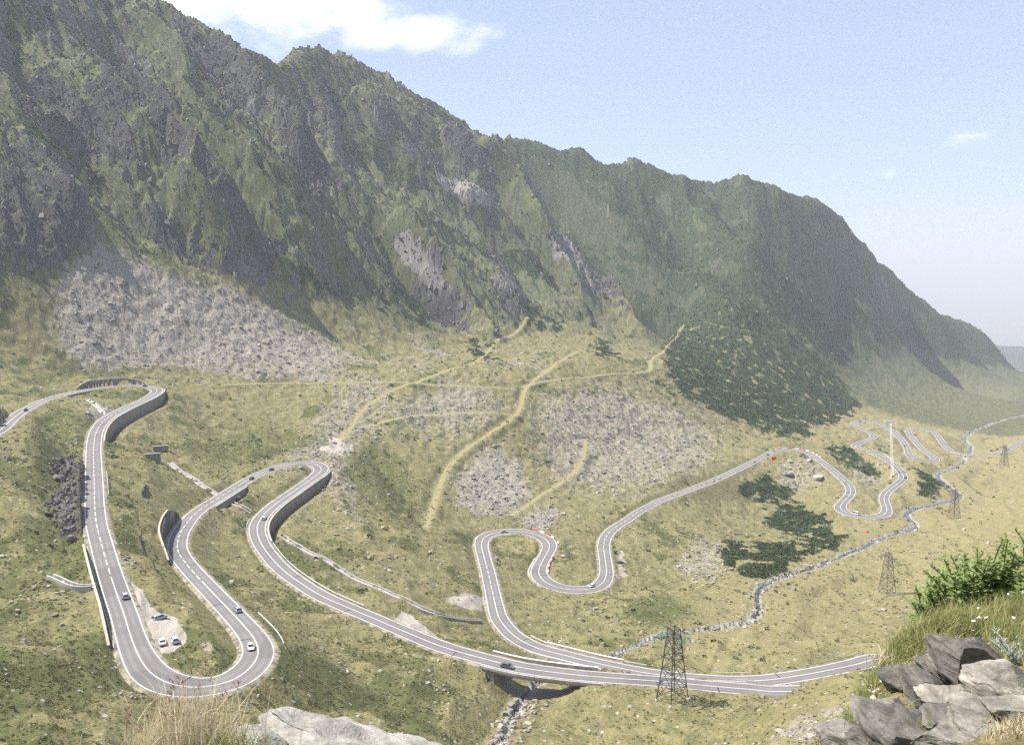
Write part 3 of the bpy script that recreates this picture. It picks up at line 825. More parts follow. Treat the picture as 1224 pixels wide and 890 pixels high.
class NB:
    """tiny helper round a material's node tree"""
    def __init__(s, name, rough=.9, spec=.25):
        s.m = bpy.data.materials.new(name); s.m.use_nodes = True
        s.t = s.m.node_tree; s.t.nodes.clear()
        s.out = s.n('ShaderNodeOutputMaterial'); s.b = s.n('ShaderNodeBsdfPrincipled')
        s.b.inputs['Roughness'].default_value = rough
        s.b.inputs['Specular IOR Level'].default_value = spec
        s.l(s.b.outputs[0], s.out.inputs['Surface'])
        s.co = s.n('ShaderNodeNewGeometry').outputs['Position']
        MATS[name] = s.m

    def n(s, k): return s.t.nodes.new(k)
    def l(s, a, b): s.t.links.new(a, b)

    def val(s, v, sock):
        if isinstance(v, (int, float)): sock.default_value = v
        elif isinstance(v, tuple): sock.default_value = v if len(v) == 4 else (*v, 1)
        else: s.l(v, sock)

    def noise(s, scale, detail=5, rough=.55, vec=None, dist=0.0):
        n = s.n('ShaderNodeTexNoise'); n.inputs['Scale'].default_value = scale; n.inputs['Detail'].default_value = detail
        n.inputs['Roughness'].default_value = rough; n.inputs['Distortion'].default_value = dist
        s.l(vec or s.co, n.inputs['Vector']); return n.outputs['Fac']

    def voro(s, scale, out='Color', vec=None, feature='F1'):
        n = s.n('ShaderNodeTexVoronoi'); n.inputs['Scale'].default_value = scale; n.feature = feature
        s.l(vec or s.co, n.inputs['Vector']); return n.outputs[out]

    def math(s, op, a, b=0.0, c=0.0, clamp=False):
        n = s.n('ShaderNodeMath'); n.operation = op; n.use_clamp = clamp
        s.val(a, n.inputs[0]); s.val(b, n.inputs[1]); s.val(c, n.inputs[2]); return n.outputs[0]

    def map(s, v, a, b, c=0.0, d=1.0):
        n = s.n('ShaderNodeMapRange'); n.interpolation_type = 'SMOOTHSTEP'
        s.val(v, n.inputs['Value']); n.inputs['From Min'].default_value = a; n.inputs['From Max'].default_value = b
        n.inputs['To Min'].default_value = c; n.inputs['To Max'].default_value = d; return n.outputs[0]

    def mix(s, f, a, b, mode='MIX'):
        n = s.n('ShaderNodeMix'); n.data_type = 'RGBA'; n.blend_type = mode
        s.val(f, n.inputs[0]); s.val(a, n.inputs[6]); s.val(b, n.inputs[7]); return n.outputs[2]

    def attr(s, name):
        n = s.n('ShaderNodeAttribute'); n.attribute_name = name
        sp = s.n('ShaderNodeSeparateColor'); s.l(n.outputs['Color'], sp.inputs[0])
        return sp.outputs[0], sp.outputs[1], sp.outputs[2], n.outputs['Alpha']

    def scaled(s, v, vec=None):
        n = s.n('ShaderNodeMapping'); n.inputs['Scale'].default_value = v
        s.l(vec or s.co, n.inputs['Vector']); return n.outputs[0]

    def bump(s, h, strength=.5, dist=.1, normal=None):
        n = s.n('ShaderNodeBump'); n.inputs['Strength'].default_value = strength; n.inputs['Distance'].default_value = dist
        s.val(h, n.inputs['Height'])
        if normal is not None: s.l(normal, n.inputs['Normal'])
        return n.outputs[0]

    def done(s, col, bump=None):
        s.val(col, s.b.inputs['Base Color'])
        if bump is not None: s.l(bump, s.b.inputs['Normal'])
        return s.m


def flat_mat(name, col, rough=.7, spec=.3, var=.12, scale=3.0, metal=0.0):
    b = NB(name, rough, spec)
    n = b.noise(scale, 4)
    c = b.mix(b.map(n, .3, .7), tuple(x * (1 - var) for x in col), tuple(min(1, x * (1 + var)) for x in col))
    b.b.inputs['Metallic'].default_value = metal
    return b.done(c)


def terrain_mat():
    b = NB('mountain_ground', .95, .1)
    rock, scree, pine, dry = b.attr('m1')
    dirt, trk, wet, bright = b.attr('m2')
    mtn, n_big, n_mid, heath = b.attr('m3')
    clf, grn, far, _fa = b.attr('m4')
    n_fin = b.noise(1.1, 4, .68); n_grain = n_fin
    # grass: olive, straw and mossy patches
    g = b.mix(b.map(n_mid, .34, .66), (.140, .134, .060), (.240, .208, .106))
    g = b.mix(b.map(n_fin, .42, .70), g, (.090, .098, .046))
    g = b.mix(b.math('MULTIPLY', dry, .85), g, b.mix(b.map(n_fin, .35, .65), (.315, .268, .145), (.250, .222, .105)))
    hc = b.mix(n_fin, (.048, .064, .024), (.120, .128, .048))
    g = b.mix(b.map(b.math('ADD', heath, b.math('MULTIPLY', b.math('SUBTRACT', b.math('ADD', n_mid, n_fin), 1.0), 1.3)), .35, .75, 0, .85), g, hc)
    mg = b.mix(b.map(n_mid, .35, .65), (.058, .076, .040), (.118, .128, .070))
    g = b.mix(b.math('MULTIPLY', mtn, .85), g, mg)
    g = b.mix(b.math('MULTIPLY', grn, .65), g, b.mix(n_mid, (.10, .115, .045), (.165, .165, .075)))  # sunlight on the ramps put into a lighter grass colour
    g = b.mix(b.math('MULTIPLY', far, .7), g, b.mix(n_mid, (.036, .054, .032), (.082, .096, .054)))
    g = b.mix(b.math('MULTIPLY', trk, .65), g, (.262, .240, .125))
    # bare stones strewn in the turf
    vd = b.voro(.55, 'Distance'); vr = b.voro(.55, 'Color')
    sepn = b.n('ShaderNodeSeparateColor'); b.l(vr, sepn.inputs[0])
    stone_on = b.math('MULTIPLY', b.map(vd, .34, .22), b.map(b.math('ADD', sepn.outputs[0], b.math('MULTIPLY', n_mid, .55)), 1.12, 1.2))
    stone_c = b.mix(n_grain, (.26, .25, .235), (.44, .425, .40))
    g = b.mix(b.math('MULTIPLY', stone_on, b.map(trk, .5, .1)), g, stone_c)
    # rock faces with steep grain
    st = b.noise(.35, 6, .72, b.scaled((1, 1, .5)), .8)
    rk = b.mix(b.map(st, .3, .72), (.058, .056, .054), (.255, .243, .228))
    rk = b.mix(b.map(n_big, .45, .75), rk, (.20, .19, .175))
    rk = b.mix(b.math('MULTIPLY', clf, .75), rk, b.mix(st, (.036, .034, .033), (.100, .092, .085)))  # cliff rock darkened further, with the steep faces' shade in its colour
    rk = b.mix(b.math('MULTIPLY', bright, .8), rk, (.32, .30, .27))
    rk = b.mix(b.map(b.math('ADD', n_fin, b.math('MULTIPLY', n_mid, .6)), .85, 1.02, 0, .55), rk, (.085, .098, .042))
    rock_f = b.map(b.math('ADD', rock, b.math('MULTIPLY', b.math('SUBTRACT', b.math('ADD', n_mid, n_fin), 1.0), .55)), .38, .60)
    # pine scrub
    pn = b.mix(b.map(n_fin, .35, .7), (.024, .040, .022), (.060, .080, .036))
    pine_f = b.map(b.math('ADD', pine, b.math('MULTIPLY', b.math('SUBTRACT', b.math('ADD', n_mid, n_fin), 1.0), .6)), .40, .55)
    # loose stone
    v2 = b.voro(.9, 'Color'); s2 = b.n('ShaderNodeSeparateColor'); b.l(v2, s2.inputs[0])
    v3 = b.voro(2.3, 'Color'); s3 = b.n('ShaderNodeSeparateColor'); b.l(v3, s3.inputs[0])
    n_sp = n_fin
    sc = b.mix(b.math('ADD', b.math('MULTIPLY', s2.outputs[0], .5), b.math('MULTIPLY', s3.outputs[0], .5)), (.150, .136, .112), (.365, .332, .278))
    scree_f = b.map(b.math('ADD', scree, b.math('MULTIPLY', b.math('SUBTRACT', b.math('ADD', n_mid, n_sp), 1.0), 1.7)), .46, .66)
    sand = b.mix(n_fin, (.30, .265, .225), (.42, .385, .335))
    stony = b.mix(s3.outputs[1], (.19, .18, .165), (.40, .38, .355))
    c = b.mix(rock_f, g, rk)
    c = b.mix(pine_f, c, pn)
    c = b.mix(scree_f, c, sc)
    c = b.mix(b.map(b.math('ADD', wet, b.math('MULTIPLY', b.math('SUBTRACT', n_fin, .5), .9)), .35, .6), c, stony)
    c = b.mix(b.map(b.math('ADD', dirt, b.math('MULTIPLY', b.math('SUBTRACT', n_fin, .5), .5)), .32, .6), c, sand)
    h = b.math('ADD', b.math('MULTIPLY', n_fin, .8), b.math('MULTIPLY', b.math('MULTIPLY', rock_f, st), 2.6))
    return b.done(c, b.bump(h, .75, 1.0))


def new_obj(name, me, mat=None, parent=None, **props):
    o = bpy.data.objects.new(name, me)
    COL.objects.link(o)
    if mat is not None and me is not None:
        if isinstance(mat, str): mat = MATS[mat]
        if not me.materials: me.materials.append(mat)
    if parent is not None: o.parent = parent
    for k, v in props.items(): o[k] = v
    return o


def from_arrays(name, V, F, smooth_=False):
    """mesh from vertex array and list/array of equal-length faces"""
    me = bpy.data.meshes.new(name)
    F = np.asarray(F, np.int32); V = np.asarray(V, np.float32)
    k = F.shape[1]
    me.vertices.add(len(V)); me.vertices.foreach_set('co', V.ravel())
    me.loops.add(F.size); me.loops.foreach_set('vertex_index', F.ravel())
    me.polygons.add(len(F)); me.polygons.foreach_set('loop_start', np.arange(0, F.size, k, dtype=np.int32))
    me.update(calc_edges=True)
    if smooth_: me.shade_smooth()
    else: me.shade_flat()
    return me


terrain_mat()
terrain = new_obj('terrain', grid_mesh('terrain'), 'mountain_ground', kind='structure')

# plain far beyond the valley mouth, and the last wooded hills before it
flat_mat('hazy_plain', (.16, .15, .09), .95, .1, .35, .0006)
flat_mat('far_forest', (.035, .055, .03), .95, .1, .3, .004)


def far_land():
    a = np.linspace(R(-66), R(66), 200); r = np.geomspace(6900, 60000, 40)
    A_, R_ = np.meshgrid(a, r)
    X, Y = np.sin(A_) * R_, np.cos(A_) * R_
    Z = np.full_like(X, -620.0) - 700 * smooth(7000, 16000, R_) + fbm(X / 2500, Y / 2500, 3, 5) * 30
    idx = np.arange(X.size).reshape(X.shape)
    f = np.stack([idx[:-1, :-1], idx[1:, :-1], idx[1:, 1:], idx[:-1, 1:]], -1).reshape(-1, 4)
    new_obj('plain', from_arrays('plain', np.stack([X, Y, Z], -1).reshape(-1, 3), f, True), 'hazy_plain', kind='structure')
    x = np.linspace(2600, 7600, 120); y = np.linspace(5400, 7600, 40)
    X, Y = np.meshgrid(x, y)
    env = smooth(2600, 3500, X) * smooth(5400, 6300, Y) * smooth(7600, 6600, Y)
    Z = -760 + env * (255 + 60 * fbm(X / 700, Y / 700, 4, 9)) + 14 * fbm(X / 90, Y / 90, 2, 10)
    idx = np.arange(X.size).reshape(X.shape)
    f = np.stack([idx[:-1, :-1], idx[:-1, 1:], idx[1:, 1:], idx[1:, :-1]], -1).reshape(-1, 4)
    new_obj('wooded_hills', from_arrays('wooded_hills', np.stack([X, Y, Z], -1).reshape(-1, 3), f, True), 'far_forest', kind='structure')


far_land()


def haze_box():
    b = bpy.data.materials.new('valley_haze'); b.use_nodes = True
    nt = b.node_tree; nt.nodes.clear()
    o = nt.nodes.new('ShaderNodeOutputMaterial'); v = nt.nodes.new('ShaderNodeVolumePrincipled')
    v.inputs['Density'].default_value = HAZE
    v.inputs['Color'].default_value = HAZE_COL
    v.inputs['Anisotropy'].default_value = 0.0
    nt.links.new(v.outputs[0], o.inputs['Volume'])
    x0, x1, y0, y1, z0, z1 = -62000, 62000, -400, 62000, -1420, 720
    V = [(x, y, z) for z in (z0, z1) for y in (y0, y1) for x in (x0, x1)]
    F = [(0, 2, 3, 1), (4, 5, 7, 6), (0, 1, 5, 4), (2, 6, 7, 3), (0, 4, 6, 2), (1, 3, 7, 5)]
    new_obj('haze', from_arrays('haze', V, F), b, kind='stuff', label='thin pale blue haze filling the valley air', category='haze')


HAZE = 0.00011
HAZE_COL = (.85, .88, .94, 1)
haze_box()
# ------------------------------------------------------------------ the road
def ribbon(profile, i0=0, i1=None, close=False):
    """sweep a cross profile [(offset fn or value, height)] along the road between indices"""
    i1 = NR if i1 is None else i1
    ii = np.arange(i0, i1)
    rows = []
    for off, h in profile:
        o = off[ii] if isinstance(off, np.ndarray) else np.full(len(ii), off)
        hz = h[ii] if isinstance(h, np.ndarray) else h
        rows.append(np.column_stack([road[ii, 0] + nrm[ii, 0] * o, road[ii, 1] + nrm[ii, 1] * o, road[ii, 2] + hz]))
    V = np.stack(rows, 1)
    m = len(profile)
    idx = np.arange(len(ii) * m).reshape(len(ii), m)
    f = [np.stack([idx[:-1, k], idx[:-1, k + 1], idx[1:, k + 1], idx[1:, k]], -1) for k in range(m - 1)]
    if close:
        f.append(np.stack([idx[:-1, m - 1], idx[:-1, 0], idx[1:, 0], idx[1:, m - 1]], -1))
    return V.reshape(-1, 3), np.concatenate(f)


def asphalt_mat():
    b = NB('asphalt', .85, .25)
    n = b.noise(.12, 5, .6); f = b.noise(3.0, 4, .6)
    c = b.mix(b.map(n, .3, .7), (.145, .134, .132), (.215, .199, .195))
    c = b.mix(b.map(f, .35, .75), c, (.175, .163, .162))
    at = b.n('ShaderNodeAttribute'); at.attribute_name = 'lat'
    la = b.math('ABSOLUTE', at.outputs['Fac'])
    tr = b.math('MULTIPLY', b.map(b.math('ABSOLUTE', b.math('SUBTRACT', b.math('ABSOLUTE', b.math('SUBTRACT', la, .46)), .22)), .16, .02), b.map(n, .25, .6, .25, .8))
    c = b.mix(b.math('MULTIPLY', tr, .5), c, (.100, .094, .094))
    pt = b.noise(.035, 2, .5)
    c = b.mix(b.map(pt, .60, .61, 0, .45), c, (.110, .104, .105))
    c = b.mix(b.map(b.math('ADD', la, b.math('MULTIPLY', f, .2)), 1.0, 1.1, 0, .6), c, (.27, .245, .21))
    b.done(c, b.bump(f, .2, .01))


asphalt_mat()
def paint_mat():
    b = NB('road_paint', .7, .3)
    n = b.noise(.7, 5, .7); f = b.noise(5, 4, .6)
    c = b.mix(b.map(b.math('ADD', n, b.math('MULTIPLY', f, .4)), .72, .95, 0, .8), (.72, .71, .68), (.26, .245, .24))
    b.done(c)


paint_mat()
flat_mat('verge', (.21, .19, .14), .95, .1, .5, .5)
_fr = np.linspace(1, -1, 13)
V, F = ribbon([(HW * f_, .05 * (1 - abs(f_))) for f_ in _fr])
_rm = from_arrays('road', V, F, True)
_la = _rm.attributes.new('lat', 'FLOAT', 'POINT'); _la.data.foreach_set('value', np.tile(_fr, NR).astype(np.float32))
road_o = new_obj('road', _rm, 'asphalt', kind='structure')
V, F = ribbon([(HW + 1.25, -0.55), (HW + .5, -.06), (HW - .05, -.02)])
new_obj('verge', from_arrays('verge', V, F, True), 'verge', road_o)
V, F = ribbon([(-HW + .05, -.02), (-HW - .5, -.06), (-HW - 1.25, -0.55)])
new_obj('verge', from_arrays('verge', V, F, True), 'verge', road_o)
for s in (1, -1):
    o1, o2 = s * (HW - .24), s * (HW - .45)
    a, b_ = (o1, o2) if s > 0 else (o2, o1)
    V, F = ribbon([(a, .022), (b_, .024)])
    new_obj('edge_line', from_arrays('edge_line', V, F), 'road_paint', road_o)
# centre line: solid through bends, dashed on the straights seen dashed
DASH = [(arc_at(155, 485), arc_at(132, 688)), (arc_at(246, 699), arc_at(284, 581)), (arc_at(590, 718), arc_at(580, 675)), (arc_at(722, 660), arc_at(905, 549)), (arc_at(1062, 550), arc_at(1040, 541))]
is_dash = np.zeros(NR, bool)
for a, b_ in DASH:
    is_dash[min(a, b_):max(a, b_)] = True
k = 0
while k < NR - 2:
    j = k
    if is_dash[k]:
        j = min(k + 5, NR - 1)
        V, F = ribbon([(.12, .068), (-.12, .068)], k, j + 1)
        new_obj('centre_dash', from_arrays('centre_dash', V, F), 'road_paint', road_o)
        k = j + 3
    else:
        while j < NR - 1 and not is_dash[j]: j += 1
        V, F = ribbon([(.11, .068), (-.11, .068)], k, j)
        new_obj('centre_line', from_arrays('centre_line', V, F), 'road_paint', road_o)
        k = j
# tarred joints across the lanes
flat_mat('tar', (.035, .035, .037), .6, .4, .1, 4)
for k in range(60, NR - 40, 47):
    k2 = k + int(rng.integers(-16, 16)); s = rng.choice([-1, 1])
    if np.hypot(*road[k2, :2]) > 520: continue
    V, F = ribbon([(s * HW * .93 if s > 0 else np.full(NR, -.3), .05), (np.full(NR, .3) if s > 0 else s * HW * .93, .05)], k2, k2 + 2)
    V[:, 2] += .012
    V = V.reshape(2, -1, 3); V[1] = V[0] + (V[1] - V[0]) * .35
    new_obj('tar_joint', from_arrays('tar_joint', V.reshape(-1, 3), F), 'tar', road_o)
# ------------------------------------------------------------------ walls, bridges, rails, channels
def ground_z(x, y):
    """height of the finished ground"""
    r = np.hypot(x, y); az = np.arctan2(x, y)
    fi = np.interp(az, AZ, np.arange(NCOL)); fj = np.interp(r, RR, np.arange(NROW))
    i = np.clip(fi.astype(int) if isinstance(fi, np.ndarray) else int(fi), 0, NCOL - 2); j = np.clip(fj.astype(int) if isinstance(fj, np.ndarray) else int(fj), 0, NROW - 2)
    a, b = fi - i, fj - j
    return GZ[j, i] * (1 - a) * (1 - b) + GZ[j, i + 1] * a * (1 - b) + GZ[j + 1, i] * (1 - a) * b + GZ[j + 1, i + 1] * a * b


def grid_at(arr, x, y):
    r = np.hypot(x, y); az = np.arctan2(x, y)
    i = np.clip(np.searchsorted(AZ, az), 0, NCOL - 1); j = np.clip(np.searchsorted(RR, r), 0, NROW - 1)
    return arr[j, i]


def empty(name, loc, label, cat, group=None, rz=0.0):
    o = bpy.data.objects.new(name, None); COL.objects.link(o)
    o.location = loc; o.rotation_euler = (0, 0, rz); o.empty_display_size = .5
    o['label'] = label; o['category'] = cat
    if group: o['group'] = group
    return o


def child(name, V, F, mat, parent, smooth_=False):
    me = from_arrays(name, V, F, smooth_)
    o = new_obj(name, me, mat)
    o.parent = parent
    o.matrix_parent_inverse = Matrix.Identity(4)
    return o


def at_root(V, root):
    return np.asarray(V, float) - np.array(root.location)


class MB:
    """collect quads/tris into one mesh"""
    def __init__(s): s.v, s.f = [], []

    def add(s, V, F):
        o = sum(len(a) for a in s.v)
        s.v.append(np.asarray(V, float)); s.f += [tuple(int(i) + o for i in f) for f in F]
        return s

    def box(s, c, d, rz=0.0, top=None):
        hx, hy, hz = d[0] / 2, d[1] / 2, d[2] / 2
        t = top or (1, 1)
        V = np.array([(-hx, -hy, -hz), (hx, -hy, -hz), (hx, hy, -hz), (-hx, hy, -hz), (-hx * t[0], -hy * t[1], hz), (hx * t[0], -hy * t[1], hz), (hx * t[0], hy * t[1], hz), (-hx * t[0], hy * t[1], hz)])
        cs, sn = math.cos(rz), math.sin(rz)
        V = np.column_stack([V[:, 0] * cs - V[:, 1] * sn, V[:, 0] * sn + V[:, 1] * cs, V[:, 2]]) + np.array(c)
        return s.add(V, [(0, 3, 2, 1), (4, 5, 6, 7), (0, 1, 5, 4), (1, 2, 6, 5), (2, 3, 7, 6), (3, 0, 4, 7)])

    def bar(s, a, b, w=.1, w2=None, n=4):
        a, b = np.array(a, float), np.array(b, float)
        d = b - a; L_ = np.linalg.norm(d)
        if L_ < 1e-6: return s
        d /= L_
        u = np.cross(d, (0, 0, 1.0)) if abs(d[2]) < .95 else np.cross(d, (1.0, 0, 0))
        u /= np.linalg.norm(u); v = np.cross(d, u)
        ang = np.arange(n) * 2 * math.pi / n + math.pi / 4
        w2 = w if w2 is None else w2
        ring = np.cos(ang)[:, None] * u + np.sin(ang)[:, None] * v
        V = np.vstack([a + ring * w * .5 * 1.2, b + ring * w2 * .5 * 1.2])
        F = [(i, (i + 1) % n, n + (i + 1) % n, n + i) for i in range(n)] + [tuple(range(n - 1, -1, -1)), tuple(range(n, 2 * n))]
        return s.add(V, F)

    def tube(s, pts, w, n=5):
        for a, b in zip(pts[:-1], pts[1:]): s.bar(a, b, w, n=n)
        return s

    def build(s, name, mat, parent=None, smooth_=False, **props):
        me = bpy.data.meshes.new(name)
        me.from_pydata(np.vstack(s.v).tolist(), [], s.f); me.update()
        if smooth_: me.shade_smooth()
        return new_obj(name, me, mat, parent, **props)


def masonry_mat(name, c1, c2, sc=.5):
    b = NB(name, .92, .15)
    n = b.noise(sc, 6, .65); st = b.noise(.8, 5, .6, b.scaled((1, 1, .12)))
    g = b.noise(6, 4, .6)
    c = b.mix(b.map(n, .3, .7), c1, c2)
    c = b.mix(b.map(st, .48, .72, 0, .55), c, tuple(x * .5 for x in c1))
    c = b.mix(b.map(g, .55, .8, 0, .4), c, tuple(min(1, x * 1.25) for x in c2))
    b.done(c, b.bump(b.math('ADD', g, n), .5, .08))


masonry_mat('stone_wall', (.20, .182, .155), (.31, .285, .245))
masonry_mat('concrete', (.36, .345, .32), (.48, .46, .43))
masonry_mat('tan_concrete', (.42, .355, .275), (.55, .475, .385))
masonry_mat('channel_stone', (.28, .265, .245), (.42, .40, .375), 1.2)
flat_mat('white_rail', (.72, .72, .70), .5, .4, .08, 2)
flat_mat('grey_rail', (.42, .43, .44), .4, .5, .1, 2, .3)
flat_mat('red_plastic', (.55, .07, .05), .45, .4, .1, 2)
flat_mat('dark_void', (.02, .02, .022), 1, 0, .1, 1)


def sweep(ii, prof, base=None):
    """closed profile [(off array|value, dz array|value)] along road indices -> V, F with end caps"""
    n, m = len(ii), len(prof)
    V = np.empty((n, m, 3))
    for k, (off, h) in enumerate(prof):
        V[:, k, 0] = road[ii, 0] + nrm[ii, 0] * off; V[:, k, 1] = road[ii, 1] + nrm[ii, 1] * off; V[:, k, 2] = road[ii, 2] + h
    idx = np.arange(n * m).reshape(n, m)
    F = []
    for k in range(m):
        k2 = (k + 1) % m
        F += np.stack([idx[:-1, k], idx[:-1, k2], idx[1:, k2], idx[1:, k]], -1).tolist()
    F.append(idx[0, ::-1].tolist()); F.append(idx[-1].tolist())
    return V.reshape(-1, 3), F


def poly_obj(name, V, F, mat, parent, root=None, smooth_=False):
    me = bpy.data.meshes.new(name)
    V = np.asarray(V, float) - (np.array(root.location) if root is not None else 0)
    me.from_pydata(V.tolist(), [], [tuple(int(i) for i in f) for f in F]); me.update()
    o = new_obj(name, me, mat, parent)
    return o


for (i0, i1, sdn, H_, lab) in WALLS:
    a, b = min(i0, i1), max(i0, i1)
    mid = (a + b) // 2
    h = WSIDE[sdn]
    root = empty('retaining_wall', tuple(road[mid] + np.array([nrm[mid, 0], nrm[mid, 1], 0]) * sdn * HW[mid] + np.array([0, 0, min(0, H_)])), lab, 'wall')
    ii = np.arange(a, b, 2)
    hi = np.abs(h[ii]) + .05
    if H_ < 0:      # carries the road
        V, F = sweep(ii, [(sdn * (HW[ii] + .75), -.3), (sdn * (HW[ii] + 1.30), -.3), (sdn * (HW[ii] + 1.30 + hi * .06), -hi - 2.2), (sdn * (HW[ii] + .2), -hi - 2.2)])
        poly_obj('wall_body', V, F, 'stone_wall', root, root)
        V, F = sweep(ii, [(sdn * (HW[ii] + .70), -.12), (sdn * (HW[ii] + 1.42), -.12), (sdn * (HW[ii] + 1.42), -.36), (sdn * (HW[ii] + .70), -.36)])
        poly_obj('coping', V, F, 'concrete', root, root)
        step = 7
        for k in range(a, b - step, step):       # bays between expansion joints, each slightly proud
            jj = np.arange(k, k + step)
            if len(jj) < 3: continue
            hj = np.abs(h[jj])
            if hj.min() < 1.2: continue
            jit = float(rng.uniform(0.04, .16))
            V, F = sweep(jj[:-1] if step > 4 else jj, [(sdn * (HW[jj[:-1]] + 1.2), -.45), (sdn * (HW[jj[:-1]] + 1.31 + jit), -.45), (sdn * (HW[jj[:-1]] + 1.31 + jit + hj[:-1] * .06), -hj[:-1] - 2.1), (sdn * (HW[jj[:-1]] + 1.2), -hj[:-1] - 2.1)])
            poly_obj('wall_bay', V, F, 'stone_wall', root, root)
    else:           # holds the slope above the road
        V, F = sweep(ii, [(sdn * (HW[ii] + 1.50), -.8), (sdn * (HW[ii] + 1.50 + hi * .10), hi - .1), (sdn * (HW[ii] + 2.0 + hi * .10), hi - .1), (sdn * (HW[ii] + 2.0), -.8)])
        poly_obj('wall_body', V, F, 'stone_wall', root, root)
        V, F = sweep(ii, [(sdn * (HW[ii] + 1.42 + hi * .10), hi + .12), (sdn * (HW[ii] + 2.08 + hi * .10), hi + .12), (sdn * (HW[ii] + 2.08 + hi * .10), hi - .12), (sdn * (HW[ii] + 1.42 + hi * .10), hi - .12)])
        poly_obj('coping', V, F, 'tan_concrete', root, root)
        V, F = sweep(ii, [(sdn * (HW[ii] + .55), .06), (sdn * (HW[ii] + .80), .06), (sdn * (HW[ii] + .80), -.7), (sdn * (HW[ii] + .55), -.7)])
        poly_obj('gutter_kerb', V, F, 'concrete', root, root)
    # culvert mouths
    if 'culvert mouth' in lab:
        c = a + int((b - a) * .62)
        n3 = np.array([nrm[c, 0], nrm[c, 1], 0]) * sdn; t3 = np.array([tan[c, 0], tan[c, 1], 0])
        p = road[c] + n3 * (HW[c] + 1.45 - H_ * .05)
        m = MB(); m.box(p + np.array([0, 0, H_ + 1.3]) - np.array(root.location), (3.0, 1.2, 4.4), math.atan2(t3[1], t3[0]))
        m.build('culvert_mouth', 'dark_void', root)
        m = MB(); m.box(p + np.array([0, 0, H_ + 3.8]) - np.array(root.location), (4.4, 1.5, .6), math.atan2(t3[1], t3[0]))
        m.build('lintel', 'concrete', root)

# ---- bridges
def bridge(i0, i1, label, tag, far_side, near_h):
    mid = (i0 + i1) // 2
    root = empty('bridge', tuple(road[mid] - np.array([0, 0, 8])), label, 'bridge')
    ii = np.arange(i0 - 5, i1 + 6)
    V, F = sweep(ii, [(HW[ii] + 1.3, -.12), (-HW[ii] - 1.3, -.12), (-HW[ii] - 1.3, -.55), (-HW[ii] - .6, -1.5), (HW[ii] + .6, -1.5), (HW[ii] + 1.3, -.55)])
    poly_obj('deck', V, F, 'concrete', root, root)
    for s in (1, -1):
        hgt = .85 if s == far_side else near_h
        V, F = sweep(ii, [(s * (HW[ii] + .75), -.1), (s * (HW[ii] + 1.25), -.1), (s * (HW[ii] + 1.25), hgt), (s * (HW[ii] + .75), hgt)])
        pr = poly_obj('parapet', V, F, 'tan_concrete' if s == far_side else 'concrete', root, root)
        if hgt > .5:
            V, F = sweep(ii, [(s * (HW[ii] + .68), hgt + .01), (s * (HW[ii] + 1.32), hgt + .01), (s * (HW[ii] + 1.32), hgt + .2), (s * (HW[ii] + .68), hgt + .2)])
            poly_obj('handrail', V, F, 'white_rail', pr, root)
    for k, e in ((i0, 1), (i1, -1)):
        t3 = math.atan2(tan[k, 1], tan[k, 0])
        m = MB()
        m.box(road[k] + np.array([0, 0, -7.3]) - np.array(root.location), (1.4, 2 * (HW[k] + .5), 11.6), t3)
        # wing walls
        for s in (1, -1):
            c = road[k - e * 4] + np.array([nrm[k, 0], nrm[k, 1], 0]) * s * (HW[k] + .7) + np.array([0, 0, -6.0])
            m.box(c - np.array(root.location), (8.0, .7, 10.8), t3)
        m.build('abutment', 'stone_wall', root)
    return root


bridge(I_BRA0 + 2, I_BRA1, 'concrete road bridge with tan parapet spanning the boulder stream', 'A', 1, .22)
bridge(I_BRB0, I_BRB1, 'lower concrete bridge just behind the bridge with the dark car', 'B', -1, .5)


def rail(i0, i1, sdn, off, label, mat='white_rail', h=.75, post=4, beam=.34):
    a, b = min(i0, i1), max(i0, i1)
    mid = (a + b) // 2
    p = road[mid] + np.array([nrm[mid, 0], nrm[mid, 1], 0]) * sdn * (HW[mid] + off)
    root = empty('guard_rail', tuple(p), label, 'guard rail')
    ii = np.arange(a, b)
    V, F = sweep(ii, [(sdn * (HW[ii] + off), h - beam), (sdn * (HW[ii] + off + .12), h - beam), (sdn * (HW[ii] + off + .12), h), (sdn * (HW[ii] + off), h)])
    poly_obj('beam', V, F, mat, root, root)
    for k in range(a, b, post):
        q = road[k] + np.array([nrm[k, 0], nrm[k, 1], 0]) * sdn * (HW[k] + off + .18)
        m = MB(); m.box(q + np.array([0, 0, h / 2 - .45]) - np.array(root.location), (.14, .10, h + .9), math.atan2(tan[k, 1], tan[k, 0]))
        m.build('post', 'grey_rail', root)


rail(arc_at(330, 674), arc_at(425, 730), 1, .8, 'long white guard rail above the stone channel')
rail(arc_at(283, 737), arc_at(308, 775), -1, 2.4, 'white guard rail outside the hairpin below the gravel lay-by')
rail(arc_at(112, 566), arc_at(113, 594), 1, 1.4, 'short white guard rail on the straight opposite the shaded rock cutting')
rail(arc_at(312, 652), arc_at(330, 674), 1, .8, 'curved white guard rail at the foot of the tall wall', post=3)
rail(arc_at(655, 778), arc_at(618, 763), -1, .9, 'pale guard rail leading up to the lower bridge')
rail(arc_at(722, 795), arc_at(770, 803), -1, .9, 'pale guard rail running on from the lower bridge', 'white_rail')
rail(arc_at(850, 812.4), arc_at(905, 813.5), -1, .8, 'row of white guard posts on the far side where the two roads draw together', post=2)
rail(arc_at(882, 822), arc_at(912, 825), 1, .7, 'white guard rail between the two roads where they draw together', post=2)
rail(arc_at(961, 806), arc_at(1040, 790), -1, .8, 'grey guard rail on the far side of the road below the rocks', 'grey_rail')
rail(arc_at(255, 600), arc_at(262, 594), 1, .9, 'tiny white rail over the culvert on the far side of the road', post=2)
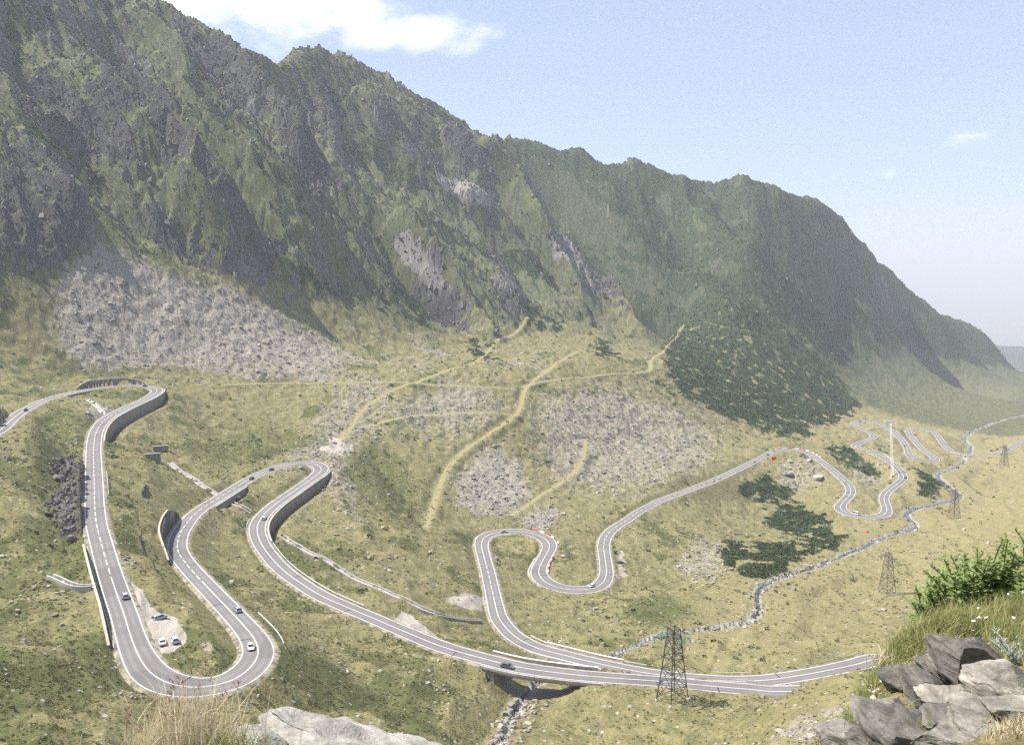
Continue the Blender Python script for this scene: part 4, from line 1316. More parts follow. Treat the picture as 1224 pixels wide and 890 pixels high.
rail(arc_at(305, 629), arc_at(309, 620), -1, .9, 'tiny white rail where the concrete channel meets the middle hairpin', post=2)
rail(arc_at(1140, 540), arc_at(1180, 545), -1, .8, 'far white guard rail by the stream culvert', post=4)

# red and white plastic barriers on two bends
def barriers(i0, i1, sdn, off, where, grp):
    a, b = min(i0, i1), max(i0, i1)
    n = 0
    me = {}
    for k in range(a, b, 4):
        p = road[k] + np.array([nrm[k, 0], nrm[k, 1], 0]) * sdn * (HW[k] + off)
        mat = 'red_plastic' if n % 2 == 0 else 'white_rail'
        if mat not in me:
            m = MB(); m.box((0, 0, .36), (3.4, .5, .72), 0, (1, .5)); m.box((0, 0, .08), (3.5, .8, .2))
            o = m.build('traffic_barrier', mat); me[mat] = o.data
        else:
            o = new_obj('traffic_barrier', me[mat])
        o.location = tuple(p + np.array([0, 0, -.06])); o.rotation_euler = (0, 0, math.atan2(tan[k, 1], tan[k, 0]))
        o['label'] = ('red' if n % 2 == 0 else 'white') + ' plastic traffic barrier ' + where
        o['category'] = 'barrier'; o['group'] = ('red' if n % 2 == 0 else 'white') + ' barriers ' + grp
        n += 1


barriers(arc_at(634, 637), arc_at(657, 651), 1, .8, 'on the outside of the small S bend', 'on the small S bend')
barriers(arc_at(651, 666), arc_at(644, 685), 1, .7, 'inside the tight bend below the scree', 'inside the tight bend')
barriers(arc_at(930, 538), arc_at(976, 547), 1, .8, 'along the bend above the dwarf pines', 'along the pine bend')


# ---- drainage channels laid on the ground
def channel(px_pts, width, depth, label, mat='channel_stone', rise=.15):
    W = np.array([hit(*p) for p in px_pts])
    W = gsmooth(resample(W, 2.0), 1.5) if len(W) > 2 else resample(W, 2.0)
    W[:, 2] = ground_z(W[:, 0], W[:, 1])
    if len(W) > 6: W[:, 2] = gsmooth(W[:, 2:3], 2)[:, 0]
    t = np.gradient(W[:, :2], axis=0); t /= np.linalg.norm(t, axis=1)[:, None]
    nn = np.stack([-t[:, 1], t[:, 0]], 1)
    mid = W[len(W) // 2]
    root = empty('drainage_channel', tuple(mid), label, 'channel')

    def strip(prof, name, mt):
        n, m = len(W), len(prof)
        V = np.empty((n, m, 3))
        for k, (o, h) in enumerate(prof):
            V[:, k, :2] = W[:, :2] + nn * o; V[:, k, 2] = W[:, 2] + h
        idx = np.arange(n * m).reshape(n, m); F = []
        for k in range(m):
            F += np.stack([idx[:-1, k], idx[:-1, (k + 1) % m], idx[1:, (k + 1) % m], idx[1:, k]], -1).tolist()
        F.append(idx[0, ::-1].tolist()); F.append(idx[-1].tolist())
        poly_obj(name, V.reshape(-1, 3), F, mt, root, root)
    w = width / 2
    strip([(w * .62, .12), (-w * .62, .12), (-w * .62, -.8), (w * .62, -.8)], 'channel_bed', mat)
    for s in (1, -1):
        strip([(s * w * .6, depth + rise), (s * w, depth + rise), (s * w, -.9), (s * w * .6, -.9)], 'side_wall', mat)


channel([(337, 641), (356, 652), (400, 676), (450, 703), (500, 727), (530, 737), (574, 742)], 2.8, .55, 'long stone drainage channel running down the slope to the lower road')
channel([(272, 596), (283, 604), (299, 613)], 3.4, .9, 'short concrete channel between the two roads of the middle hairpin', 'concrete')
channel([(203, 553), (222, 567), (240, 580), (262, 593)], 3.4, .4, 'rubble filled channel coming down to the culvert on the hillside')
channel([(60, 690), (80, 699), (93, 706), (112, 702)], 2.2, .8, 'bent concrete channel ending at the long gutter wall', 'concrete')
channel([(104, 478), (116, 487), (124, 496)], 3.0, .6, 'small channel inside the topmost hairpin', 'concrete')


def stub(px, py, L_, h, ang, label):
    p = hit(px, py)
    root = empty('stone_wall', tuple(p), label, 'wall', rz=R(ang))
    MB().box((0, 0, h / 2 - 1.0), (L_, .9, h + 2)).build('wall_body', 'stone_wall', root)
    MB().box((0, 0, h + .12), (L_ + .2, 1.15, .24)).build('coping', 'concrete', root)


stub(181, 548, 9, 2.6, 25, 'lower of two short ruined walls on the grass below the tall wall')
stub(192, 539, 8, 3.0, 28, 'upper of two short ruined walls on the grass below the tall wall')
# ------------------------------------------------------------------ water
def water():
    b = NB('stream_water', .18, .5)
    n = b.noise(.9, 6, .7); f = b.noise(.35, 4, .6)
    foam = b.map(b.math('ADD', n, b.math('MULTIPLY', f, .6)), .86, 1.02)
    c = b.mix(foam, (.040, .044, .044), (.50, .51, .51))
    b.l(b.math('MULTIPLY_ADD', foam, .5, .15), b.b.inputs['Roughness'])
    b.done(c, b.bump(n, .6, .2))
    t = np.gradient(stream[:, :2], axis=0); t /= np.linalg.norm(t, axis=1)[:, None]
    nn = np.stack([-t[:, 1], t[:, 0]], 1)
    w = (SWID + .9)[:, None]
    z = stream[:, 2] - .30
    Lp = np.column_stack([stream[:, :2] + nn * w, z]); Rp = np.column_stack([stream[:, :2] - nn * w, z]); Mp = np.column_stack([stream[:, :2], z + .08])
    V = np.stack([Lp, Mp, Rp], 1).reshape(-1, 3)
    idx = np.arange(NS * 3).reshape(NS, 3)
    F = np.concatenate([np.stack([idx[:-1, k], idx[:-1, k + 1], idx[1:, k + 1], idx[1:, k]], -1) for k in (0, 1)])
    new_obj('stream', from_arrays('stream', V, F, True), 'stream_water', kind='structure')


water()

# ------------------------------------------------------------------ cars
def paint(name, col, rough=.3, metal=0.0):
    b = NB(name, rough, .5)
    b.b.inputs['Coat Weight'].default_value = .5
    b.b.inputs['Metallic'].default_value = metal
    d = b.noise(2.0, 4)
    b.done(b.mix(b.map(d, .4, .8, 0, .25), col, tuple(.8 * x + .2 * .25 for x in col)))


for nm, c, mt in (('paint_white', (.78, .78, .77), 0), ('paint_silver', (.52, .53, .54), .3), ('paint_pale_blue', (.42, .47, .53), .3), ('paint_dark', (.035, .037, .042), .1), ('paint_grey', (.13, .14, .15), .3), ('paint_navy', (.03, .045, .085), .2)):
    paint(nm, c, .3, mt)
flat_mat('car_glass', (.018, .022, .026), .08, .6, .05, 1)
flat_mat('tyre', (.02, .02, .02), .9, .1, .1, 5)
flat_mat('rim', (.45, .45, .46), .35, .5, .1, 5, .6)
flat_mat('headlight', (.75, .76, .74), .15, .6, .05, 5)
flat_mat('tail_light', (.38, .02, .02), .25, .5, .05, 5)
flat_mat('number_plate', (.75, .75, .72), .5, .3, .03, 5)
flat_mat('bumper_trim', (.05, .05, .052), .6, .3, .1, 5)


def loft(sections):
    """sections: list of equal-length point lists -> V,F quads"""
    n, m = len(sections), len(sections[0])
    V = np.array(sections, float).reshape(-1, 3)
    F = []
    for i in range(n - 1):
        for k in range(m):
            k2 = (k + 1) % m
            F.append((i * m + k, i * m + k2, (i + 1) * m + k2, (i + 1) * m + k))
    F.append(tuple(range(m - 1, -1, -1))); F.append(tuple((n - 1) * m + k for k in range(m)))
    return V, F


KINDS = {   # x, half width, belt height, bottom ; cabin: (x base front, x roof front, x roof back, x base back, roof z)
    'hatchback': dict(st=[(-1.98, .74, .80, .36), (-1.88, .84, .93, .26), (-1.3, .88, .95, .22), (0, .89, .93, .20), (.75, .88, .90, .20), (1.2, .87, .84, .22), (1.75, .80, .73, .26), (1.98, .66, .60, .34)], cab=(1.05, .35, -1.35, -1.92, 1.47), wb=(-1.22, 1.25)),
    'saloon': dict(st=[(-2.25, .72, .80, .38), (-2.12, .83, .92, .27), (-1.5, .88, .95, .22), (0, .89, .92, .20), (.85, .88, .89, .20), (1.35, .87, .84, .22), (2.0, .80, .73, .26), (2.25, .64, .60, .34)], cab=(1.1, .40, -.95, -1.62, 1.43), wb=(-1.35, 1.38)),
    'estate': dict(st=[(-2.3, .74, .82, .38), (-2.18, .84, .95, .27), (-1.5, .88, .96, .22), (0, .89, .93, .20), (.85, .88, .90, .20), (1.35, .87, .85, .22), (2.0, .80, .74, .26), (2.25, .64, .60, .34)], cab=(1.1, .40, -1.75, -2.2, 1.50), wb=(-1.35, 1.38)),
    'van': dict(st=[(-2.9, .92, 1.15, .40), (-2.85, .97, 1.25, .30), (-1.5, .98, 1.28, .26), (0, .98, 1.28, .25), (1.3, .97, 1.22, .25), (1.9, .96, 1.10, .26), (2.5, .88, .95, .28), (2.75, .72, .75, .38)], cab=(2.0, 1.25, -2.75, -2.88, 2.35), wb=(-1.7, 1.75)),
}
CAR_MESH = {}


def car_meshes(kind):
    k = KINDS[kind]
    parts = {}
    m = MB()
    secs = []
    for (x, w, zt, zb) in k['st']:
        zm = zb + (zt - zb) * .55
        secs.append([(x, -w * .90, zb), (x, -w, zm), (x, -w * .97, zt - .05), (x, -w * .82, zt), (x, w * .82, zt), (x, w * .97, zt - .05), (x, w, zm), (x, w * .90, zb)])
    m.add(*loft(secs))
    xf, xrf, xrb, xb, zr = k['cab']
    zb_ = k['st'][3][2] - .02
    wB, wT = k['st'][3][1] * .90, k['st'][3][1] * (.72 if kind != 'van' else .86)
    # roof and pillars: a shell over the glass house
    roof = [(xrf + .06, wT), (xrb - .04, wT)]
    V = [(xrf + .10, -wT, zr - .05), (xrf + .10, wT, zr - .05), (xrb - .08, wT, zr - .05), (xrb - .08, -wT, zr - .05), (xrf - .15, -wT * .88, zr), (xrf - .15, wT * .88, zr), (xrb + .15, wT * .88, zr), (xrb + .15, -wT * .88, zr)]
    m.add(V, [(3, 2, 1, 0), (4, 5, 6, 7), (0, 1, 5, 4), (1, 2, 6, 5), (2, 3, 7, 6), (3, 0, 4, 7)])
    e = .015
    for s in (-1, 1):
        m.bar((xf, s * wB, zb_), (xrf + .06, s * (wT + e), zr - .05), .10, .08)
        m.bar((xb, s * wB, zb_), (xrb - .04, s * (wT + e), zr - .05), .16, .12)
        xm = (xrf + xrb) / 2
        m.bar((xm - .05, s * (wB + e), zb_), (xm - .02, s * (wT + e), zr - .05), .10, .08)
        if kind in ('estate', 'van'):
            xq = xrb + .55; m.bar((xq, s * (wB + e), zb_), (xq, s * (wT + e), zr - .05), .14, .12)
        m.box((xf - .12, s * (wB + .16), zb_ + .10), (.16, .20, .14))       # mirror
    parts['body'] = (m, None)
    # glass house
    g = dict(windscreen=[(xf, -wB * .98, zb_), (xf, wB * .98, zb_), (xrf + .08, wT * .98, zr - .06), (xrf + .08, -wT * .98, zr - .06)],
             rear_window=[(xb, wB * .98, zb_), (xb, -wB * .98, zb_), (xrb - .06, -wT * .98, zr - .06), (xrb - .06, wT * .98, zr - .06)],
             )
    for n_, q in g.items():
        mm = MB(); mm.add(q, [(0, 1, 2, 3)]); parts[n_] = (mm, 'car_glass')
    for s in (-1, 1):
        mm = MB()
        q = [(xf - .02, s * wB, zb_), (xb + .02, s * wB, zb_), (xrb - .05, s * wT, zr - .06), (xrf + .07, s * wT, zr - .06)]
        mm.add(q if s > 0 else q[::-1], [(0, 1, 2, 3)])
        parts['side_window' if s > 0 else 'side_window '] = (mm, 'car_glass')
    x0, w0, zt0, zb0 = k['st'][0]; x1, w1, zt1, zb1 = k['st'][-1]
    for s in (-1, 1):
        mm = MB(); mm.box((x1 - .06, s * w1 * .78, zt1 - .03), (.22, .34, .15)); parts['headlight' + ' ' * (s < 0)] = (mm, 'headlight')
        mm = MB(); mm.box((x0 + .05, s * w0 * .86, zt0 - .02), (.16, .24, .20)); parts['tail_light' + ' ' * (s < 0)] = (mm, 'tail_light')
    mm = MB(); mm.box((x0 - .01, 0, zb0 + .18), (.05, .50, .12)); parts['number_plate'] = (mm, 'number_plate')
    mm = MB(); mm.box((x1 - .02, 0, zb1 + .08), (.14, w1 * 1.7, .16)); parts['bumper'] = (mm, 'bumper_trim')
    mm = MB(); mm.box((x0 + .02, 0, zb0 + .02), (.14, w0 * 1.8, .16)); parts['bumper '] = (mm, 'bumper_trim')
    out = []
    for n_, (mb, mat) in parts.items():
        o = mb.build('tmp', mat if mat else 'paint_white'); me = o.data; me.name = n_.strip()
        bpy.data.objects.remove(o)
        out.append((n_.strip(), me, mat))
    # wheel
    rad = .32 if kind != 'van' else .36
    nseg = 14
    a = np.arange(nseg) * 2 * math.pi / nseg
    ring = lambda r, y: np.column_stack([np.cos(a) * r, np.full(nseg, y), np.sin(a) * r])
    V = np.vstack([ring(rad * .62, -.10), ring(rad, -.11), ring(rad, .11), ring(rad * .62, .10)])
    F = [(j * nseg + i, j * nseg + (i + 1) % nseg, (j + 1) * nseg + (i + 1) % nseg, (j + 1) * nseg + i) for j in range(3) for i in range(nseg)]
    tyre = MB().add(V, F).build('tyre', 'tyre'); tme = tyre.data; bpy.data.objects.remove(tyre)
    V = np.vstack([ring(rad * .63, -.08), ring(rad * .63, .08), [(0, -.05, 0), (0, .05, 0)]])
    F = [(i, (i + 1) % nseg, nseg + (i + 1) % nseg, nseg + i) for i in range(nseg)] + [((i + 1) % nseg, i, 2 * nseg) for i in range(nseg)] + [(nseg + i, nseg + (i + 1) % nseg, 2 * nseg + 1) for i in range(nseg)]
    rim = MB().add(V, F).build('rim', 'rim'); rme = rim.data; bpy.data.objects.remove(rim)
    return out, tme, rme, rad, k


def make_car(kind, paint_name, loc, rz, label, pitch=0.0, name='car', group=None):
    if kind not in CAR_MESH: CAR_MESH[kind] = car_meshes(kind)
    parts, tme, rme, rad, k = CAR_MESH[kind]
    root = empty(name, tuple(loc), label, 'van' if kind == 'van' else 'car', group)
    root.rotation_euler = (0, pitch, rz)
    for n_, me, mat in parts:
        o = new_obj(n_, me, None, root)
        if mat is None:
            o.material_slots[0].link = 'OBJECT'; o.material_slots[0].material = MATS[paint_name]
    for x in k['wb']:
        for s in (-1, 1):
            w = new_obj('wheel', tme, None, root); w.location = (x, s * (k['st'][3][1] - .10), rad - .0)
            r_ = new_obj('rim', rme, None, w)
    return root


def road_car(px, py, kind, pnt, label, lane=None, name='car', flip=False):
    """car on the carriageway at a photograph pixel, driving on the right"""
    i = arc_at(px, py)
    P = at_elev(px, py, road[i, 2] + .7)
    d = np.hypot(road[:, 0] - P[0], road[:, 1] - P[1]); i = int(np.argmin(d))
    lat = (P[0] - road[i, 0]) * nrm[i, 0] + (P[1] - road[i, 1]) * nrm[i, 1]
    sgn = (1 if lat > 0 else -1) if lane is None else lane
    off = sgn * 1.75
    loc = np.array([road[i, 0] + nrm[i, 0] * off, road[i, 1] + nrm[i, 1] * off, road[i, 2] + .035])
    # right-hand traffic: right of downhill travel (offset -) heads downhill
    dr = -sgn
    rz = math.atan2(tan[i, 1] * dr, tan[i, 0] * dr)
    g = float(np.gradient(road[:, 2])[i]) * dr
    return make_car(kind, pnt, loc, rz, label, -math.atan(g), 'van' if kind == 'van' else name)


def parked_car(px, py, kind, pnt, label, ang):
    P = hit(px, py)
    z = ground_z(P[0], P[1])
    return make_car(kind, pnt, (P[0], P[1], float(z) + .06), R(ang), label)


road_car(145, 711.5, 'hatchback', 'paint_silver', 'silver hatchback driving along the straight beside the gravel lay-by')
parked_car(191, 740, 'estate', 'paint_pale_blue', 'pale blue grey estate car parked alone on the gravel lay-by', 58)
parked_car(194, 769, 'saloon', 'paint_white', 'white car parked at the road end of the gravel lay-by beside another white car', 118)
parked_car(209, 767, 'hatchback', 'paint_white', 'white car parked on the grass edge of the lay-by beside another white car', 122)
road_car(281, 728.5, 'hatchback', 'paint_silver', 'silver car climbing towards the bend past the white guard rail')
road_car(300, 772.5, 'saloon', 'paint_white', 'white car inside the hairpin below the gravel lay-by')
road_car(303, 571.5, 'saloon', 'paint_dark', 'dark car following another dark car towards the middle hairpin')
road_car(326, 560.7, 'hatchback', 'paint_navy', 'dark car leading another dark car into the middle hairpin')
road_car(317.5, 618, 'hatchback', 'paint_white', 'white car above the tall wall of the middle hairpin')
road_car(170, 461.3, 'saloon', 'paint_navy', 'dark car rounding the topmost hairpin')
road_car(29, 490, 'hatchback', 'paint_dark', 'dark car at the edge of the shaded topmost road')
road_car(608, 792.5, 'saloon', 'paint_grey', 'dark grey car crossing the bridge over the boulder stream')
road_car(604, 636.3, 'saloon', 'paint_silver', 'silver car on the bend below the lower scree')
road_car(707, 699.7, 'hatchback', 'paint_white', 'white car coming out of the small S bend')
parked_car(735, 660.5, 'hatchback', 'paint_dark', 'black car parked on the verge, nearer the bend, next to another black car', 95)
parked_car(742, 673.5, 'estate', 'paint_dark', 'black estate car parked on the verge away from the road beside another black car', 20)
road_car(853, 574.5, 'saloon', 'paint_silver', 'silver car following a white car up the long straight')
road_car(860.5, 571.5, 'hatchback', 'paint_white', 'white car ahead of a silver car on the long straight')
road_car(901, 551.5, 'hatchback', 'paint_pale_blue', 'pale blue grey car on the straight just before the dwarf pine bend')
road_car(916.5, 543, 'saloon', 'paint_grey', 'dark grey car entering the dwarf pine bend')
road_car(1011.5, 576.5, 'estate', 'paint_silver', 'silver estate car on the descent towards the far hairpin')
road_car(1021, 613.5, 'van', 'paint_white', 'white van rounding the far hairpin above the stream')
road_car(1080, 532, 'saloon', 'paint_navy', 'dark car below the white cable car tower on the far descent')
road_car(1031.5, 503.8, 'hatchback', 'paint_dark', 'dark car on the bend at the foot of the pine slope')
road_car(1023, 534.2, 'hatchback', 'paint_white', 'white car on the bend behind the white cable car tower')
road_car(1080.5, 570.5, 'hatchback', 'paint_dark', 'dark car rounding the bend beneath the white cable car tower')
parked_car(1093.5, 520, 'hatchback', 'paint_dark', 'dark car parked on the grass inside the loop beyond the white tower', 40)
parked_car(1185, 539, 'estate', 'paint_dark', 'black estate car parked near the far stream culvert beside a grey car', 10)
parked_car(1192, 537, 'hatchback', 'paint_grey', 'dark grey car parked near the far stream culvert beside a black car', 15)

# ------------------------------------------------------------------ power pylons and the cable car
flat_mat('dark_steel', (.055, .058, .058), .6, .4, .2, 1.5, .2)
flat_mat('brown_steel', (.16, .135, .115), .7, .3, .25, 1.5, .1)
flat_mat('white_steel', (.62, .63, .64), .5, .4, .08, 1.5)
flat_mat('green_glass', (.10, .26, .22), .2, .5, .1, 3)
flat_mat('red_cabin', (.60, .035, .03), .35, .5, .08, 2)


def pylon(px, py, H_, rz, mat, label, base=3.2, top=1.05, bar_w=.22, arm_mat=None):
    P = hit(px, py)
    P[2] = float(ground_z(P[0], P[1]))
    root = empty('power_pylon', tuple(P), label, 'pylon', 'lattice power pylons across the valley', rz)
    cor = [(1, 1), (-1, 1), (-1, -1), (1, -1)]
    n = 6
    zs = [0] + list(np.cumsum(np.linspace(1.5, .75, n)) / np.sum(np.linspace(1.5, .75, n)) * H_)
    wd = [base + (top - base) * (z / H_) ** .9 for z in zs]
    for c in cor:
        gz = float(ground_z(P[0] + (c[0] * math.cos(rz) - c[1] * math.sin(rz)) * base, P[1] + (c[0] * math.sin(rz) + c[1] * math.cos(rz)) * base)) - P[2]
        m = MB()
        m.bar((c[0] * base, c[1] * base, min(0, gz)), (c[0] * base, c[1] * base, .01), bar_w)
        for k in range(n): m.bar((c[0] * wd[k], c[1] * wd[k], zs[k]), (c[0] * wd[k + 1], c[1] * wd[k + 1], zs[k + 1]), bar_w)
        leg = m.build('leg', mat, root)
        f = MB(); f.box((c[0] * base, c[1] * base, gz - .1), (1.1, 1.1, 1.0), 0, (.7, .7)); f.build('footing', 'concrete', leg)
    for k in range(n):
        m = MB()
        for a in range(4):
            c, d = cor[a], cor[(a + 1) % 4]
            m.bar((c[0] * wd[k], c[1] * wd[k], zs[k]), (d[0] * wd[k + 1], d[1] * wd[k + 1], zs[k + 1]), bar_w * .6)
            m.bar((d[0] * wd[k], d[1] * wd[k], zs[k]), (c[0] * wd[k + 1], c[1] * wd[k + 1], zs[k + 1]), bar_w * .6)
            m.bar((c[0] * wd[k + 1], c[1] * wd[k + 1], zs[k + 1]), (d[0] * wd[k + 1], d[1] * wd[k + 1], zs[k + 1]), bar_w * .6)
        m.build('bracing', mat, root)
    for (z, s, L_) in ((H_ * .93, -1, 6.4), (H_ * .80, 1, 5.4)):
        m = MB()
        w = top * 1.1
        tip = np.array([s * (w + L_ - .6), 0, z + .2])
        for y in (-w, w):
            m.bar((s * w, y, z), tip, .16); m.bar((s * w, y, z + 1.2), tip, .14)
            m.bar((s * w, y, z), (s * (w + L_ * .45), y * .5, z + .7), .1)
        arm = m.build('cross_arm', arm_mat or mat, root)
        for t in (.55, .98):
            q = np.array([s * (w + (L_ - .6) * t), 0, z + .1])
            i_ = MB(); i_.bar(q, q - np.array([0, 0, .35]), .06)
            for d in range(5): i_.bar(q - np.array([0, 0, .35 + d * .26]), q - np.array([0, 0, .52 + d * .26]), .34, .22, 8)
            i_.build('insulator', 'green_glass', arm)
    return root


pylon(804, 836, 22.0, R(28), 'dark_steel', 'dark steel lattice pylon standing on the grass in front of the bridge road', 3.3, 1.25, .26, 'green_glass')
pylon(1060, 709, 21.4, R(20), 'brown_steel', 'brown lattice pylon on the meadow between the stream bend and the leafy bush', 3.0, 1.0, .24)
pylon(1140, 620, 21.4, R(12), 'brown_steel', 'brown lattice pylon on the meadow beside the stream near the far hairpin', 3.0, 1.0, .26)
pylon(1200, 556, 20.8, R(8), 'brown_steel', 'brown lattice pylon on the meadow by the road towards the plain', 3.0, 1.0, .30)


def cable_tower():
    L_ = hit(1051, 556); Rr = hit(1067, 570)
    base = (L_ + Rr) / 2
    top = at_depth(1063, 503, base[1])
    root = empty('cable_car_tower', tuple(base), 'tall white two legged lattice cable car tower above the far bends', 'tower')
    b0 = np.array(base)
    for q, tx in ((L_, -2.6), (Rr, 2.6)):
        a = q - b0; a[2] = float(ground_z(q[0], q[1])) - b0[2] - .5; e = top - b0 + np.array([tx * .5, 0, -1.0])
        m = MB(); n = 12
        w0, w1 = .95, .5
        cor = [(1, 1), (-1, 1), (-1, -1), (1, -1)]
        ring = []
        for k in range(n + 1):
            t = k / n; c = a + (e - a) * t; w = w0 + (w1 - w0) * t
            ring.append([c + np.array([x * w, y * w, 0]) for x, y in cor])
        for k in range(n):
            for j in range(4):
                m.bar(ring[k][j], ring[k + 1][j], .17)
                m.bar(ring[k][j], ring[k + 1][(j + 1) % 4], .08); m.bar(ring[k + 1][j], ring[k + 1][(j + 1) % 4], .08)
        m.build('leg', 'white_steel', root)
        f = MB(); f.box(a + np.array([0, 0, .6]), (3.6, 3.6, 4.0), 0, (.7, .7)); f.build('footing', 'concrete', root)
    h = top - b0
    m = MB(); m.box(h + np.array([0, 0, -.6]), (8.5, 1.4, .8)); m.bar(h + np.array([-4, 0, .1]), h + np.array([-4, 0, 2.0]), .3); m.bar(h + np.array([4, 0, .1]), h + np.array([4, 0, 2.0]), .3); m.bar(h + np.array([-4, 0, 2]), h + np.array([4, 0, 2]), .3)
    head = m.build('cross_head', 'white_steel', root)
    for sx in (-4, 4):
        s = MB(); s.box(h + np.array([sx, 0, .35]), (.9, 5.0, .6), 0, (.6, .5)); s.build('cable_saddle', 'grey_rail', head)
    for t in (.3, .62):
        m = MB()
        lp = (L_ - b0) + (h - (L_ - b0)) * t; rp = (Rr - b0) + (h - (Rr - b0)) * t
        m.bar(lp, rp, .25); m.bar(lp + np.array([0, 0, 1.6]), rp, .14)
        m.build('cross_brace', 'white_steel', root)
    # track cable down towards the upper station, cabin hanging on it
    cabin = at_depth(925, 547, 560.0)
    s0 = top + np.array([-4, 0, .7]); s1 = np.array([-210.0, -120.0, 60.0])
    dirv = cabin - s0
    # the span passes over the cabin and climbs on out of sight
    t_c = np.linspace(0, 1, 40)
    p1 = cabin + np.array([0, 0, 4.6])
    ctrl = 2 * p1 - .5 * (s0 + s1)
    # quadratic through s0, p1, s1
    C = [(1 - t) * (1 - 2 * t) * s0 + 4 * t * (1 - t) * p1 + t * (2 * t - 1) * s1 for t in t_c]
    mid = np.array(p1)
    cb = MB(); cb.tube([c - mid for c in C], .022, 4)
    cbo = cb.build('track_cable', 'grey_rail', label='thin steel track cable running from the white tower over the valley', category='cable')
    cbo.location = tuple(mid)
    t0 = (C[20] - C[19]); rz = math.atan2(t0[1], t0[0])
    g = empty('cable_car_cabin', tuple(cabin), 'red cable car cabin hanging above the pale boulders by the bend', 'cable car', rz=rz)
    m = MB(); m.add(*loft([[(x, -y, z) for (y, z) in pr] for x, pr in [(xx, [(-.9 * k, -1.5), (-1.15 * k, -.6), (-1.15 * k, .5), (-.85 * k, .95), (.85 * k, .95), (1.15 * k, .5), (1.15 * k, -.6), (.9 * k, -1.5)]) for xx, k in ((-1.9, .8), (-1.6, 1), (1.6, 1), (1.9, .8))]]))
    body = m.build('cabin_body', 'red_cabin', g)
    for s in (-1, 1):
        for x in (-1.0, 0, 1.0):
            w = MB(); w.box((x, s * 1.17, .05), (.8, .05, .75)); w.build('window', 'car_glass', body)
        w = MB(); w.box((s * 1.9, 0, .05), (.05, 1.3, .7)); w.build('window', 'car_glass', body)
    m = MB(); m.bar((0, 0, .9), (0, 0, 4.6), .28); m.bar((-.8, 0, .95), (0, 0, 2.2), .16); m.bar((.8, 0, .95), (0, 0, 2.2), .16); m.build('hanger', 'red_cabin', g)
    m = MB(); m.box((0, 0, 4.68), (3.2, .3, .35)); m.build('carriage', 'bumper_trim', g)


cable_tower()


def tent(px, py):
    P = hit(px, py); P[2] = float(ground_z(P[0], P[1]))
    g = empty('tent', tuple(P), 'small round red tent on the grass above the stream', 'tent')
    n, m_ = 14, 6
    V = []; F = []
    for j in range(m_ + 1):
        t = j / m_ * math.pi / 2
        for i in range(n):
            a = i / n * 2 * math.pi
            k = 1 + .06 * math.cos(4 * a)
            V.append((1.4 * math.cos(t) * math.cos(a) * k, 1.25 * math.cos(t) * math.sin(a) * k, 1.45 * math.sin(t) - .12))
    for j in range(m_):
        for i in range(n): F.append((j * n + i, j * n + (i + 1) % n, (j + 1) * n + (i + 1) % n, (j + 1) * n + i))
    MB().add(V, F).build('canopy', 'red_cabin', g, True)
    d = MB(); d.add([(1.47, -.45, .0), (1.47, .45, .0), (1.08, .28, .95), (1.08, -.28, .95)], [(0, 1, 2, 3)]); d.build('door_flap', 'white_rail', g)
    m = MB()
    for a in (0.8, 2.36, 3.9, 5.5): m.bar((1.65 * math.cos(a), 1.45 * math.sin(a), .25), (2.5 * math.cos(a), 2.2 * math.sin(a), -.15), .03)
    m.build('guy_rope', 'white_rail', g)


tent(1036, 636)

# ------------------------------------------------------------------ people
flat_mat('skin', (.48, .30, .22), .6, .3, .06, 8)
flat_mat('hair', (.05, .035, .025), .7, .2, .1, 8)
flat_mat('teal_cloth', (.03, .22, .24), .85, .1, .1, 6)
flat_mat('dark_cloth', (.03, .032, .04), .85, .1, .1, 6)
flat_mat('tan_cloth', (.30, .22, .14), .85, .1, .1, 6)


